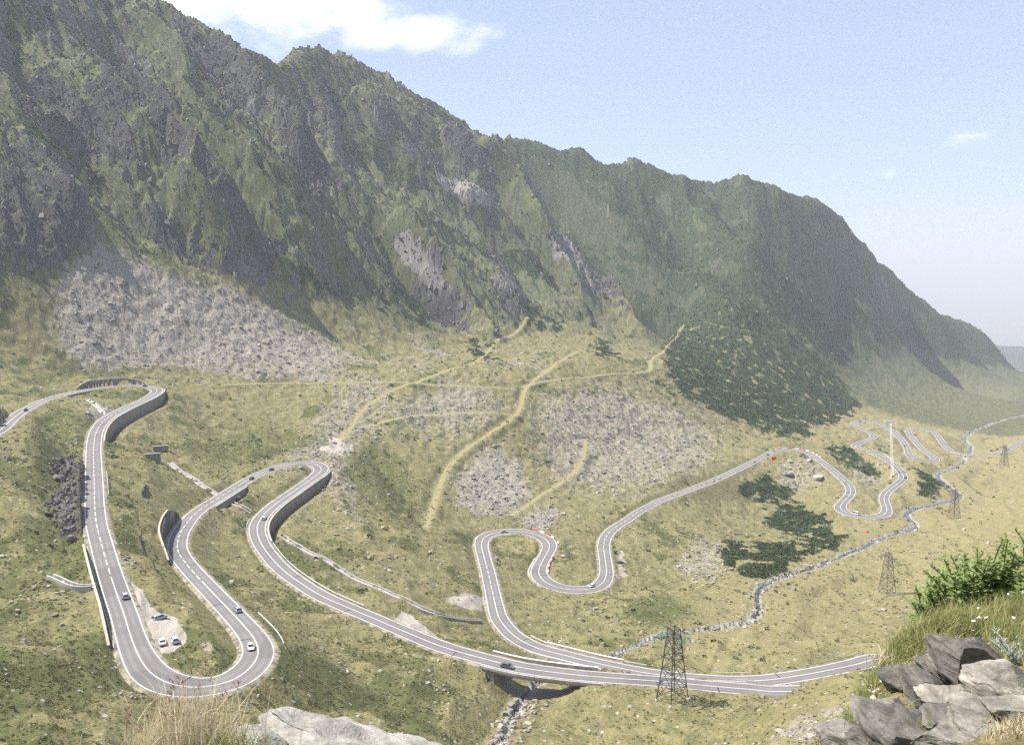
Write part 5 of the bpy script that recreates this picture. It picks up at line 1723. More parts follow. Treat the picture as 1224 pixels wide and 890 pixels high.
def person(px, py, top, legs, label, rz, pack=None, road_i=None):
    P = hit(px, py); P[2] = float(ground_z(P[0], P[1]))
    g = empty('person', tuple(P), label, 'person', rz=rz)
    me = bpy.data.meshes.new('body')
    J = dict(pel=(0, 0, .95), waist=(0, 0, 1.10), chest=(.01, 0, 1.36), neck=(0, 0, 1.50), head=(.03, 0, 1.60), crown=(.03, 0, 1.71),
             sl=(0, .18, 1.42), el=(-.05, .26, 1.14), wl=(.10, .25, .92), hl=(.14, .24, .84), sr=(0, -.18, 1.42), er=(-.04, -.26, 1.14), wr=(.12, -.24, .93), hr=(.17, -.23, .86),
             pl=(0, .10, .90), kl=(.10, .12, .50), al=(-.04, .12, .09), tl=(.14, .13, .04), pr=(0, -.10, .90), kr=(.02, -.12, .50), ar=(-.12, -.12, .09), tr=(.06, -.13, .04))
    rad = dict(pel=.15, waist=.135, chest=.16, neck=.058, head=.098, crown=.07, sl=.075, el=.05, wl=.036, hl=.045, sr=.075, er=.05, wr=.036, hr=.045, pl=.095, kl=.065, al=.045, tl=.045, pr=.095, kr=.065, ar=.045, tr=.045)
    E = [('pel', 'waist'), ('waist', 'chest'), ('chest', 'neck'), ('neck', 'head'), ('head', 'crown'), ('chest', 'sl'), ('sl', 'el'), ('el', 'wl'), ('wl', 'hl'), ('chest', 'sr'), ('sr', 'er'), ('er', 'wr'), ('wr', 'hr'), ('pel', 'pl'), ('pl', 'kl'), ('kl', 'al'), ('al', 'tl'), ('pel', 'pr'), ('pr', 'kr'), ('kr', 'ar'), ('ar', 'tr')]
    nm = list(J); me.from_pydata([J[k] for k in nm], [(nm.index(a), nm.index(b)) for a, b in E], [])
    o = new_obj('body', me, None, g)
    o.modifiers.new('skin', 'SKIN'); sub = o.modifiers.new('sub', 'SUBSURF'); sub.levels = 1; sub.render_levels = 1
    for k, v in enumerate(me.skin_vertices[0].data): v.radius = (rad[nm[k]],) * 2; v.use_root = (nm[k] == 'pel')
    b = NB('person_' + top + '_' + legs, .85, .15)
    tc = b.n('ShaderNodeTexCoord'); sp = b.n('ShaderNodeSeparateXYZ'); b.l(tc.outputs['Object'], sp.inputs[0])
    z = sp.outputs[2]
    cc = {'teal_cloth': (.03, .22, .24), 'dark_cloth': (.03, .032, .04), 'tan_cloth': (.30, .22, .14)}
    c = b.mix(b.math('GREATER_THAN', z, 1.0), cc[legs], cc[top]); c = b.mix(b.math('GREATER_THAN', z, 1.49), c, (.48, .30, .22)); c = b.mix(b.math('LESS_THAN', z, .12), c, (.06, .045, .035))
    b.done(c); o.data.materials.append(b.m)
    h = MB(); s = 10
    V = [(.02 + .108 * math.cos(t) * math.cos(a) - .02, .102 * math.cos(t) * math.sin(a), 1.65 + .115 * math.sin(t)) for t in (-.1, .5, 1.0, 1.5) for a in np.linspace(0, 2 * math.pi, s, endpoint=False)]
    h.add(V, [(j * s + i, j * s + (i + 1) % s, (j + 1) * s + (i + 1) % s, (j + 1) * s + i) for j in range(3) for i in range(s)]).build('hair', 'hair', g, True)
    if pack:
        m = MB(); m.box((-.24, 0, 1.27), (.22, .32, .5), 0, (.7, .8)); m.build('rucksack', pack, g)


person(168.5, 686, 'teal_cloth', 'dark_cloth', 'person in a teal top standing on the grass by the boulder heap', 1.2)
person(174, 687.5, 'tan_cloth', 'dark_cloth', 'person in tan standing on the grass beside the person in teal', 2.0, 'dark_cloth')
person(347, 649, 'dark_cloth', 'dark_cloth', 'person in dark clothes standing on the stone drainage channel', -.6)
# ------------------------------------------------------------------ stones, scrub and tussocks
def stone_mat(name, lo, hi, lichen=.0):
    b = NB(name, .93, .12)
    n = b.n('ShaderNodeAttribute'); n.attribute_name = 'tone'
    g = b.noise(2.2, 4, .65)
    c = b.mix(b.math('ADD', b.math('MULTIPLY', n.outputs['Fac'], .7), b.math('MULTIPLY', g, .3)), lo, hi)
    b.done(c)


stone_mat('loose_stone', (.145, .132, .112), (.42, .386, .33))
stone_mat('crag_rock', (.060, .056, .052), (.25, .232, .21))
stone_mat('scrub_foliage', (.028, .048, .022), (.105, .138, .058))
stone_mat('tussock', (.085, .090, .042), (.210, .188, .092))

VISW = ((GY > 100) & (np.abs(GA) < R(33.2)))
FACING = np.clip((-(dzr) * 0 + 1), 0, 1)


def pick(weight, n, seed):
    """n random ground positions, chosen by a weight per grid vertex"""
    g = np.random.default_rng(seed)
    w = (weight * VISW).ravel(); w = w / w.sum()
    k = g.choice(w.size, n, p=w)
    x = GX.ravel()[k] + g.normal(0, .5, n) * (GR.ravel()[k] * .0022); y = GY.ravel()[k] + g.normal(0, .5, n) * (GR.ravel()[k] * .0035)
    return x, y, ground_z(x, y), g


off_road = ((rd > hw + 1.6) | (rd > 1e8)) * 1.0
OFFTRK = 1 - np.clip(TRK * 1.6, 0, 1)
n_cl = fbm(GX / 11, GY / 11, 3, 301, .6); n_cl2 = fbm(GX / 38, GY / 38, 3, 303)

CUBE = np.array([(x, y, z) for z in (-1, 1) for y in (-1, 1) for x in (-1, 1)], float)
CUBEF = np.array([(0, 2, 3, 1), (4, 5, 7, 6), (0, 1, 5, 4), (2, 6, 7, 3), (0, 4, 6, 2), (1, 3, 7, 5)])


def blocks(name, x, y, z, size, g, mat, flat=.62, sink=.25, props=None, parent=None):
    """angular stones, one joined mesh"""
    n = len(x)
    V = CUBE[None] * (1 + g.uniform(-.42, .22, (n, 8, 3)))
    V[:, 4:, :2] *= g.uniform(.45, .95, (n, 1, 1))
    V *= (size[:, None, None] * .5) * np.stack([g.uniform(.8, 1.45, n), g.uniform(.7, 1.1, n), g.uniform(flat * .7, flat * 1.35, n)], -1)[:, None]
    ax = g.normal(0, .33, n); c, s = np.cos(ax)[:, None], np.sin(ax)[:, None]
    V = np.stack([V[..., 0], V[..., 1] * c - V[..., 2] * s, V[..., 1] * s + V[..., 2] * c], -1)
    a = g.uniform(0, 2 * math.pi, n); c, s = np.cos(a)[:, None], np.sin(a)[:, None]
    V = np.stack([V[..., 0] * c - V[..., 1] * s, V[..., 0] * s + V[..., 1] * c, V[..., 2]], -1)
    V += np.stack([x, y, z + size * sink * .5], -1)[:, None]
    F = (CUBEF[None] + (np.arange(n) * 8)[:, None, None]).reshape(-1, 4)
    me = from_arrays(name, V.reshape(-1, 3), F)
    t = me.attributes.new('tone', 'FLOAT', 'POINT'); t.data.foreach_set('value', np.repeat(g.uniform(0, 1, n) ** 1.2, 8).astype(np.float32))
    return new_obj(name, me, mat, parent, **(props or {}))


# weights
RUB = np.clip(SCREE, 0, 1) * 2.2 * (SCREE > .12)
SLOPE_ST = smooth(.05, .5, n_cl * .8 + n_cl2 * .55) * smooth(150, 200, GR) * (1 - MTN * .7)
_cen = smooth(0, 60, PY - 400) * smooth(640, 560, PY) * smooth(950, 850, PX) * .75 + .35
stone_w = (RUB + SLOPE_ST * _cen * 1.1 + WET * 3.0) * off_road * OFFTRK * (1 - DIRT) * (1 - PINE * .8)
sx, sy, sz_, g = pick(stone_w, 46000, 11)
d_ = np.hypot(sx, sy)
size = (0.22 + .32 * g.pareto(2.6, len(sx)).clip(0, 5)) * (0.75 + d_ / 750) * (1 + .35 * grid_at(WET, sx, sy)) * (1 - .25 * (d_ > 640))
blocks('loose_stones', sx, sy, sz_, size, g, 'loose_stone', props=dict(kind='stuff', label='pale loose stones and rubble strewn over the slopes', category='stones'))

# broken crags on the rock faces
cw = MTN * (ROCK * (1 - .5 * CLF) + .05 + .10 * farm * smooth(0, .4, n_b)) * (1 - .35 * farm) * (GY > 480) + _outc * 2.0
cx_, cy_, cz_, g = pick(cw, 16000, 13)
size = (1.3 + 1.5 * g.pareto(3.0, len(cx_)).clip(0, 3)) * np.clip(.25 + np.hypot(cx_, cy_) / 1400, .4, 1.25)
blocks('broken_crags', cx_, cy_, cz_, size, g, 'crag_rock', 1.25, .1, dict(kind='stuff', label='dark broken rock outcrops and ledges all over the mountain face', category='rock'))

# larger boulders, each its own thing
ROCKS = []
for k in range(7):
    gg = np.random.default_rng(500 + k)
    bm = bmesh.new(); bmesh.ops.create_icosphere(bm, subdivisions=2, radius=1)
    cuts = [(gg.normal(0, 1, 3), gg.uniform(.45, .8)) for _ in range(9)]
    for v in bm.verts:
        p = np.array(v.co)
        for nn_, dd_ in cuts:
            nn_ = nn_ / np.linalg.norm(nn_)
            e = p @ nn_ - dd_
            if e > 0: p = p - nn_ * e * .93
        v.co = p * np.array([1.25, .95, .8]) * (1 + gg.normal(0, .02))
    me = bpy.data.meshes.new('boulder'); bm.to_mesh(me); bm.free(); me.shade_flat()
    t = me.attributes.new('tone', 'FLOAT', 'POINT'); t.data.foreach_set('value', np.full(len(me.vertices), gg.uniform(.25, .95), np.float32))
    me.materials.append(MATS['loose_stone'])
    ROCKS.append(me)


def boulder(x, y, size, label, group, seed):
    g_ = np.random.default_rng(seed)
    o = bpy.data.objects.new('boulder', ROCKS[seed % 7]); COL.objects.link(o)
    o.location = (x, y, float(ground_z(x, y)) + size * .16)
    o.scale = (size * .5 * g_.uniform(.85, 1.2), size * .5 * g_.uniform(.8, 1.1), size * .5 * g_.uniform(.7, 1.05))
    o.rotation_euler = (g_.normal(0, .25), g_.normal(0, .25), g_.uniform(0, 6.28))
    o['label'] = label; o['category'] = 'boulder'; o['group'] = group


ZONES = [  # count, polygon, size range, label, group
    (46, [(70, 300), (200, 320), (330, 380), (400, 445), (90, 445)], (2.6, 5.0), 'pale grey boulder in the big scree fan below the dark cliffs', 'boulders of the big scree fan'),
    (26, [(545, 560), (600, 525), (635, 595), (600, 618), (548, 608)], (1.6, 3.4), 'grey boulder in the lower scree beside the old track', 'boulders of the lower scree'),
    (40, [(640, 470), (790, 460), (870, 530), (800, 575), (700, 600), (650, 560)], (2.0, 4.0), 'grey boulder on the stony slope above the long straight', 'boulders above the long straight'),
    (30, [(815, 650), (870, 640), (880, 700), (830, 700)], (1.6, 3.2), 'pale boulder of the heap beside the dwarf pines', 'boulders beside the dwarf pines'),
    (22, [(930, 545), (975, 548), (985, 585), (940, 585)], (2.2, 4.6), 'pale boulder of the outcrop under the red cabin', 'boulders under the red cabin'),
    (26, [(400, 620), (520, 660), (560, 700), (470, 690), (400, 660)], (1.0, 2.4), 'grey boulder on the meadow between the middle hairpin and the channel', 'boulders on the middle meadow'),
    (30, [(595, 885), (612, 855), (640, 825), (655, 830), (640, 860), (625, 889)], (1.0, 2.2), 'pale stream boulder below the bridge with the dark car', 'boulders in the stream below the bridge'),
    (24, [(770, 760), (900, 735), (915, 745), (800, 785)], (1.0, 2.2), 'pale boulder on the stony bank beyond the dark pylon', 'boulders on the bank beyond the pylon'),
    (18, [(330, 740), (560, 800), (540, 840), (360, 790)], (.7, 1.5), 'grey boulder on the grass below the long road', 'boulders below the long road'),
    (14, [(0, 690), (90, 700), (80, 750), (0, 745)], (.9, 1.8), 'dark grey boulder on the turf left of the gutter wall', 'boulders left of the gutter wall'),
]
_bs = 1000
for cnt, poly, (s0, s1), lab, grp in ZONES:
    xs = [p[0] for p in poly]; ys = [p[1] for p in poly]
    k = 0; tries = 0
    while k < cnt and tries < cnt * 30:
        tries += 1
        px_, py_ = rng.uniform(min(xs), max(xs)), rng.uniform(min(ys), max(ys))
        if not in_poly(np.array([px_]), np.array([py_]), poly)[0]: continue
        P = hit(px_, py_)
        if np.min(np.hypot(road[:, 0] - P[0], road[:, 1] - P[1])) < 7.5: continue
        _bs += 1
        boulder(P[0], P[1], s0 + (s1 - s0) * rng.uniform() ** 2, lab, grp, _bs)
        k += 1
# the heap by the lay-by
for k in range(20):
    P = hit(148 + rng.uniform(0, 17) , 664 + rng.uniform(0, 18))
    t_ = k / 20
    P = hit(147 + 14 * t_ + rng.normal(0, 2.2), 662 + 18 * t_ + rng.normal(0, 2.2))
    _bs += 1
    boulder(P[0], P[1], rng.uniform(.7, 1.7), 'blue grey boulder of the heap between the straight and the two people', 'boulder heap by the lay-by', _bs)
for (px_, py_, s_, lab) in [(291, 569.5, 2.6, 'big white boulder beside the road behind the two dark cars'), (524, 790, 1.9, 'dark pointed boulder on the grass beside the long road'), (612, 831, 2.2, 'large pale boulder by the near bridge pier'),
                            (640, 838, 1.7, 'grey boulder standing in the stream below the bridge'), (146, 341, 6.5, 'largest pale boulder at the top of the big scree fan'), (567, 573, 4.2, 'large pale boulder standing out in the lower scree'),
                            (943, 568, 9.0, 'big dark topped outcrop rock among the dwarf pines'), (977, 573, 9.0, 'broad pale outcrop rock beside the dwarf pines'), (1150, 668, 3.2, 'lone pale boulder on the meadow above the leafy bush'), (1044, 733, 1.8, 'lone grey boulder on the meadow beneath the brown pylon')]:
    P = hit(px_, py_); _bs += 1
    boulder(P[0], P[1], s_, lab, 'single landmark boulders', _bs)

# dwarf pine scrub: clumps of ragged tufts
def tufts(name, x, y, z, size, g, mat, tall=.7, faces=14, props=None):
    n = len(x)
    a = g.uniform(0, 2 * math.pi, (n, faces)); el = np.arcsin(g.uniform(-.05, 1, (n, faces)))
    d = np.stack([np.cos(a) * np.cos(el), np.sin(a) * np.cos(el), np.sin(el) * tall], -1)
    rr_ = g.uniform(.55, 1.0, (n, faces, 1))
    c = d * rr_
    t1 = np.cross(d, g.normal(0, 1, (n, faces, 3))); t1 /= np.linalg.norm(t1, axis=-1, keepdims=True) + 1e-9
    t2 = np.cross(d, t1)
    w = g.uniform(.30, .55, (n, faces, 1))
    tri = np.stack([c * .55 - t1 * w, c * .55 + t1 * w, c * 1.08 + t2 * w * .5], 2)
    V = tri * (size * .5)[:, None, None, None] + np.stack([x, y, z + size * .08], -1)[:, None, None]
    F = np.arange(n * faces * 3).reshape(-1, 3)
    me = from_arrays(name, V.reshape(-1, 3), F)
    tn = np.repeat(np.clip(g.uniform(0, 1, (n, 1)) * .6 + .4 * (.2 + .8 * g.uniform(0, 1, (n, faces))), 0, 1).ravel(), 3)
    t = me.attributes.new('tone', 'FLOAT', 'POINT'); t.data.foreach_set('value', tn.astype(np.float32))
    return new_obj(name, me, mat, None, **(props or {}))


pw = smooth(.3, .8, PINE + n_b * .3) * (PINE > .05) * off_road * (1 + 1.2 * (1 - MTN)) + (.035 + .07 * smooth(380, 430, PY) * smooth(600, 540, PY) * smooth(380, 440, PX)) * np.maximum(HEATH, .3) * (1 - MTN) * off_road * smooth(260, 400, GR) * smooth(1200, 900, GR) * OFFTRK
x_, y_, z_, g = pick(pw + .35 * MTN * (1 - ROCK) * (1 - farm) * smooth(-.1, .3, n_b), 34000, 21)
d_ = np.hypot(x_, y_)
tufts('dwarf_pine_scrub', x_, y_, z_, (1.2 + 2.2 * g.uniform(0, 1, len(x_)) ** 1.6) * (.7 + d_ / 1100), g, 'scrub_foliage', .62, 12, dict(kind='stuff', label='dark green dwarf pine scrub covering the slopes', category='scrub'))
# heath and tussocks on the nearer turf
tw = (smooth(-.15, .45, n_cl + .35 * n_cl2) * .6 + .12 + HEATH * .7) * smooth(110, 150, GR) * smooth(760, 420, GR) * off_road * (1 - np.clip(SCREE, 0, 1)) * (1 - DIRT) * (1 - MTN)
x_, y_, z_, g = pick(tw, 22000, 31)
d_ = np.hypot(x_, y_)
tufts('grass_tussocks', x_, y_, z_, g.uniform(.45, 1.25, len(x_)) * (.65 + d_ / 500), g, 'tussock', .45, 9, dict(kind='stuff', label='olive and straw coloured tussocks on the hillside turf', category='grass'))
# ------------------------------------------------------------------ foreground: the bank at the viewer's right, rocks, plants
FG_SIL = [(985, 890, 4.7), (1005, 866, 5.0), (1035, 822, 5.6), (1052, 797, 6.1), (1075, 778, 6.6), (1092, 764, 7.0), (1130, 738, 7.6), (1170, 716, 8.3), (1224, 690, 9.2), (1300, 655, 10.2), (1400, 610, 11.5)]
FG_IN = [(1100, 890, 4.1), (1224, 890, 3.5), (1150, 850, 4.6), (1224, 830, 4.3), (1200, 790, 5.3), (1130, 802, 5.7), (1224, 750, 6.4), (1080, 842, 5.05), (1040, 870, 4.75), (1300, 800, 4.6), (1300, 720, 6.6), (1000, 930, 4.1), (1224, 960, 2.9), (1100, 960, 3.3), (1400, 850, 3.4), (1400, 720, 5.8)]


def fg_ground():
    pts = [at_depth(*p) for p in FG_SIL + FG_IN]
    for p in FG_SIL:
        q = at_depth(*p)
        pts.append(q * np.array([1.16, 1.16, 1]) + np.array([0, 0, -.55]))
        pts.append(q * np.array([1.45, 1.45, 1]) + np.array([0, 0, -3.2]))
    for p in ((960, 900, 4.4), (930, 1000, 3.8), (930, 1150, 3.0)):
        q = at_depth(*p); q[2] -= .25; pts.append(q)
        q = q - np.array([.5, 0, .9]); pts.append(q)
    return np.array(pts)


_fg = fg_ground()


def fit2(P):
    X = P[:, :2]; n = len(X)
    d2 = ((X[:, None] - X[None]) ** 2).sum(-1)
    M = np.zeros((n + 3, n + 3)); M[:n, :n] = _tps(d2) + np.eye(n) * 1e-3; M[:n, n] = 1; M[:n, n + 1:] = X; M[n, :n] = 1; M[n + 1:, :n] = X.T
    return X, np.linalg.solve(M, np.r_[P[:, 2], 0, 0, 0])


_fX, _fw = fit2(_fg)


def fg_z(x, y, rough=True):
    x, y = np.asarray(x, float), np.asarray(y, float)
    d2 = (x[..., None] - _fX[:, 0]) ** 2 + (y[..., None] - _fX[:, 1]) ** 2
    z = (_tps(d2) * _fw[:len(_fX)]).sum(-1) + _fw[-3] + _fw[-2] * x + _fw[-1] * y
    if rough: z = z + .045 * fbm(x / .5, y / .5, 4, 401, .55) + .02 * noise2(x / .08, y / .08, 403)
    return z


def fg_mat():
    b = NB('bank_turf', .95, .1)
    n = b.noise(5, 5, .65); f = b.noise(30, 4, .6)
    c = b.mix(b.map(n, .35, .65), (.105, .10, .045), (.21, .175, .09))
    c = b.mix(b.map(f, .4, .7), c, (.075, .07, .035))
    b.done(c, b.bump(f, .5, .02))


def slate_mat(name, dark, light, lich, streak=1.0, lich_amt=.5):
    b = NB(name, .82, .3)
    tc = b.n('ShaderNodeTexCoord').outputs['Object']
    st = b.noise(9, 6, .68, b.scaled((.6, .6, 4.2), tc), .5)
    n = b.noise(6, 6, .7, tc); f = b.noise(40, 4, .65, tc); big = b.noise(2.4, 4, .6, tc)
    c = b.mix(b.map(st, .28, .74), dark, light)
    c = b.mix(b.map(f, .35, .75, 0, .55), c, tuple(x * .55 for x in dark))
    c = b.mix(b.map(b.math('ADD', big, b.math('MULTIPLY', f, .35)), .62, .80, 0, lich_amt), c, lich)
    c = b.mix(b.map(n, .69, .73, 0, .7), c, (.42, .20, .07))
    h = b.math('ADD', b.math('MULTIPLY', st, 1.0), b.math('MULTIPLY', f, .35))
    b.done(c, b.bump(h, .9, .022))


fg_mat()
slate_mat('slate', (.064, .060, .053), (.215, .198, .170), (.35, .32, .265))
slate_mat('pale_slate', (.12, .110, .095), (.325, .298, .255), (.44, .405, .345), 1.0, .7)
slate_mat('white_rock', (.20, .187, .165), (.42, .395, .35), (.52, .495, .45), 1.0, .8)


def fg_patch():
    a = np.linspace(R(17), R(58), 260); r = np.geomspace(2.2, 17, 260)
    A_, R_ = np.meshgrid(a, r)
    X, Y = np.sin(A_) * R_, np.cos(A_) * R_
    Z = np.maximum(fg_z(X, Y), -14)
    idx = np.arange(X.size).reshape(X.shape)
    f = np.stack([idx[:-1, :-1], idx[1:, :-1], idx[1:, 1:], idx[:-1, 1:]], -1).reshape(-1, 4)
    new_obj('grassy_bank', from_arrays('grassy_bank', np.stack([X, Y, Z], -1).reshape(-1, 3), f, True), 'bank_turf', kind='structure')


fg_patch()


def n3(p, s, seed):
    return (noise2(p[:, 0] * s + .7 * p[:, 2] * s, p[:, 1] * s - .5 * p[:, 2] * s, seed) + noise2(p[:, 1] * s + 3.1, p[:, 2] * s + .4 * p[:, 0] * s, seed + 1)) * .6


def rock(px, py, depth, dims, rot, seed, label, mat='slate', strata=(.25, 0, 1), sub=5, name='rock', lay=13.0, cuts=16, sink=0.0):
    """angular layered rock; dims in metres, centre at a photograph pixel and distance"""
    g_ = np.random.default_rng(seed)
    bm = bmesh.new(); bmesh.ops.create_icosphere(bm, subdivisions=sub, radius=1)
    co = np.array([v.co[:] for v in bm.verts])
    # blocky start: push towards a box, then shear off planes
    p = co / np.maximum(np.abs(co).max(1, keepdims=True), 1e-6) * .55 + co * .45
    for _ in range(cuts):
        n_ = g_.normal(0, 1, 3); n_ /= np.linalg.norm(n_); d_ = g_.uniform(.48, .88)
        e = np.maximum(p @ n_ - d_, 0); p = p - e[:, None] * n_ * .96
    s = np.array(strata, float); s /= np.linalg.norm(s)
    q = p * np.array(dims) * .5
    t = q @ s * lay + n3(q, 3.5 / max(dims), seed) * .8
    # ledges: each layer steps in or out a little
    layer = np.floor(t); fr = t - layer
    off = (_hash(layer.astype(np.int64) + 50, np.zeros(len(layer), np.int64), seed) / 4294967296.0 - .5)
    out = p / np.linalg.norm(p, axis=1, keepdims=True)
    sd_ = out - (out @ s)[:, None] * s
    q = q + sd_ * (off * .075 * max(dims))[:, None] * smooth(0, .12, fr)[:, None]
    q = q + out * (n3(q, 5 / max(dims), seed + 5) * .018 * max(dims) + n3(q, 14 / max(dims), seed + 9) * .016 * max(dims) + n3(q, 40 / max(dims), seed + 13) * .007 * max(dims))[:, None]
    me = bpy.data.meshes.new(name)
    for v, c in zip(bm.verts, q): v.co = c
    bm.to_mesh(me); bm.free(); me.shade_smooth()
    try: me.set_sharp_from_angle(angle=R(34))
    except Exception: pass
    o = new_obj(name, me, mat, None, label=label, category='rock')
    c = at_depth(px, py, depth); c[2] -= sink
    o.location = tuple(c); o.rotation_euler = tuple(R(a) for a in rot)
    return o


def fgd(px, py):
    """distance along a pixel ray to the bank surface"""
    D = np.linspace(2.5, 14, 400)
    P = np.array([at_depth(px, py, d) for d in D])
    z = fg_z(P[:, 0], P[:, 1], False)
    k = np.where(P[:, 2] <= z)[0]
    return D[k[0]] if len(k) else 9.0


# (px, py, dims, rot, seed, label, mat)
for (px_, py_, dims, rot, seed, lab, mt) in [
    (1164, 798, (.54, .40, .33), (8, 14, 20), 3, 'large dark grey slab rock with a flat tilted top on the bank', 'slate'),
    (1074, 812, (.24, .26, .17), (5, -8, 40), 8, 'small dark rock with a shaded hollow at the edge of the bank', 'slate'),
    (1108, 828, (.30, .30, .22), (10, 22, 10), 12, 'cracked laminated rock wedged below the large dark slab', 'slate'),
    (1060, 851, (.27, .22, .085), (4, 6, 15), 21, 'thin flat pale slab lying on the grass of the bank', 'pale_slate'),
    (1088, 872, (.46, .34, .16), (12, 12, 12), 25, 'dark ribbed slab under the thin pale slab', 'slate'),
    (1146, 838, (.50, .28, .16), (6, 16, -12), 31, 'long grey slab sloping below the large dark slab', 'pale_slate'),
    (1200, 826, (.34, .30, .20), (6, 10, 10), 36, 'rounded grey rock beside the silvery plant', 'pale_slate'),
    (1172, 868, (.30, .30, .14), (6, 4, 30), 41, 'pale lichen covered rock in the middle of the bank stones', 'pale_slate'),
    (1128, 862, (.24, .24, .12), (8, 12, 5), 45, 'small brown grey rock between the ribbed slab and the lichen rock', 'slate'),
    (1150, 893, (.44, .26, .12), (4, 4, 8), 51, 'flat pale rock along the lower edge of the bank', 'pale_slate'),
    (1010, 886, (.26, .28, .18), (10, -12, 30), 57, 'rough jagged rock at the foot of the bank', 'pale_slate'),
    (1045, 892, (.26, .24, .16), (6, 12, 60), 61, 'rough jagged rock beside the ribbed slab at the foot of the bank', 'slate'),
    (1210, 850, (.22, .22, .10), (6, 4, 80), 66, 'flat lichen spotted rock beside the brown turf', 'pale_slate'),
    (1110, 795, (.16, .2, .10), (6, 8, 20), 71, 'small rough stone behind the laminated rock', 'slate')]:
    d0 = fgd(px_, min(py_ + 10, 889))
    rock(px_, py_, d0 + dims[1] * .22, tuple(q * 1.4 for q in dims), rot, seed, lab, mt)

# pale rock at the viewer's feet and the turf round it
rock(432, 930, 2.95, (1.3, .7, .46), (3, 5.5, -6), 83, 'broad white lichen covered rock beside the dry grass clump', 'white_rock', (.15, 0, 1), 6, lay=14, cuts=7)
rock(570, 925, 3.0, (.34, .30, .16), (4, 6, 20), 91, 'small pale rock at the right end of the broad white rock', 'white_rock', sub=5)
rock(308, 893, 2.85, (.22, .3, .22), (0, -10, 10), 95, 'small pale rock half under the dry grass clump', 'white_rock', sub=5)


def feet_turf():
    n = 90
    x = np.linspace(-1.75, .35, n); y = np.linspace(2.2, 3.5, n)
    X, Y = np.meshgrid(x, y)
    Z = -1.86 - .35 * np.maximum(Y - 2.75, 0) - .9 * np.maximum(Y - 3.1, 0) - .5 * np.maximum(X + .15, 0) + .04 * fbm(X / .25, Y / .25, 4, 433) - .35 * np.maximum(-1.35 - X, 0) + .18 * np.exp(-((X + 1.02) ** 2 / .06 + (Y - 2.72) ** 2 / .12))
    idx = np.arange(n * n).reshape(n, n)
    f = np.stack([idx[:-1, :-1], idx[:-1, 1:], idx[1:, 1:], idx[1:, :-1]], -1).reshape(-1, 4)
    new_obj('turf_ledge', from_arrays('turf_ledge', np.stack([X, Y, Z], -1).reshape(-1, 3), f, True), 'bank_turf', kind='structure')


feet_turf()


# ---- grass blades
def blade_mat(name, lo, hi, trans=.35):
    b = NB(name, .75, .2)
    n = b.n('ShaderNodeAttribute'); n.attribute_name = 'tone'
    c = b.mix(n.outputs['Fac'], lo, hi)
    b.done(c)
    tr = b.n('ShaderNodeBsdfTranslucent'); b.l(c, tr.inputs['Color'])
    mx = b.n('ShaderNodeMixShader'); mx.inputs[0].default_value = trans
    b.l(b.b.outputs[0], mx.inputs[1]); b.l(tr.outputs[0], mx.inputs[2]); b.l(mx.outputs[0], b.out.inputs['Surface'])


blade_mat('green_blades', (.15, .215, .055), (.50, .45, .22))
blade_mat('straw_blades', (.50, .41, .25), (.74, .65, .46), .25)
blade_mat('leaf_green', (.14, .21, .06), (.36, .44, .18), .5)
blade_mat('seed_heads', (.22, .11, .07), (.42, .26, .17), .2)
blade_mat('silver_leaf', (.42, .45, .38), (.62, .64, .56), .25)


def blades(x, y, z, L_, w, lean, g, mat, name, props=None, parent=None, curl=.5, tone=None, seg=3):
    n = len(x)
    a = g.uniform(0, 2 * math.pi, n); dx, dy = np.cos(a), np.sin(a)
    b_ = g.uniform(0, 2 * math.pi, n); wx, wy = np.cos(b_), np.sin(b_)
    V = np.empty((n, seg * 2 + 1, 3))
    for k in range(seg + 1):
        t = k / seg
        ho = lean * L_ * (t ** (1 + curl)); hz = L_ * t * np.sqrt(np.clip(1 - (lean * t * .8) ** 2, .05, 1))
        cx, cy, cz = x + dx * ho, y + dy * ho, z + hz
        ww = w * (1 - t * .75)
        if k < seg:
            V[:, k * 2] = np.stack([cx - wx * ww, cy - wy * ww, cz], -1); V[:, k * 2 + 1] = np.stack([cx + wx * ww, cy + wy * ww, cz], -1)
        else:
            V[:, k * 2] = np.stack([cx, cy, cz], -1)
    tri = []
    for k in range(seg - 1): tri += [(2 * k, 2 * k + 1, 2 * k + 3), (2 * k, 2 * k + 3, 2 * k + 2)]
    tri.append((2 * seg - 2, 2 * seg - 1, 2 * seg))
    F = (np.array(tri)[None] + (np.arange(n) * (2 * seg + 1))[:, None, None]).reshape(-1, 3)
    me = from_arrays(name, V.reshape(-1, 3), F)
    tn = g.uniform(0, 1, n) if tone is None else tone
    t = me.attributes.new('tone', 'FLOAT', 'POINT'); t.data.foreach_set('value', np.repeat(tn, 2 * seg + 1).astype(np.float32))
    return new_obj(name, me, mat, parent, **(props or {})), V[:, -1]


g = np.random.default_rng(77)
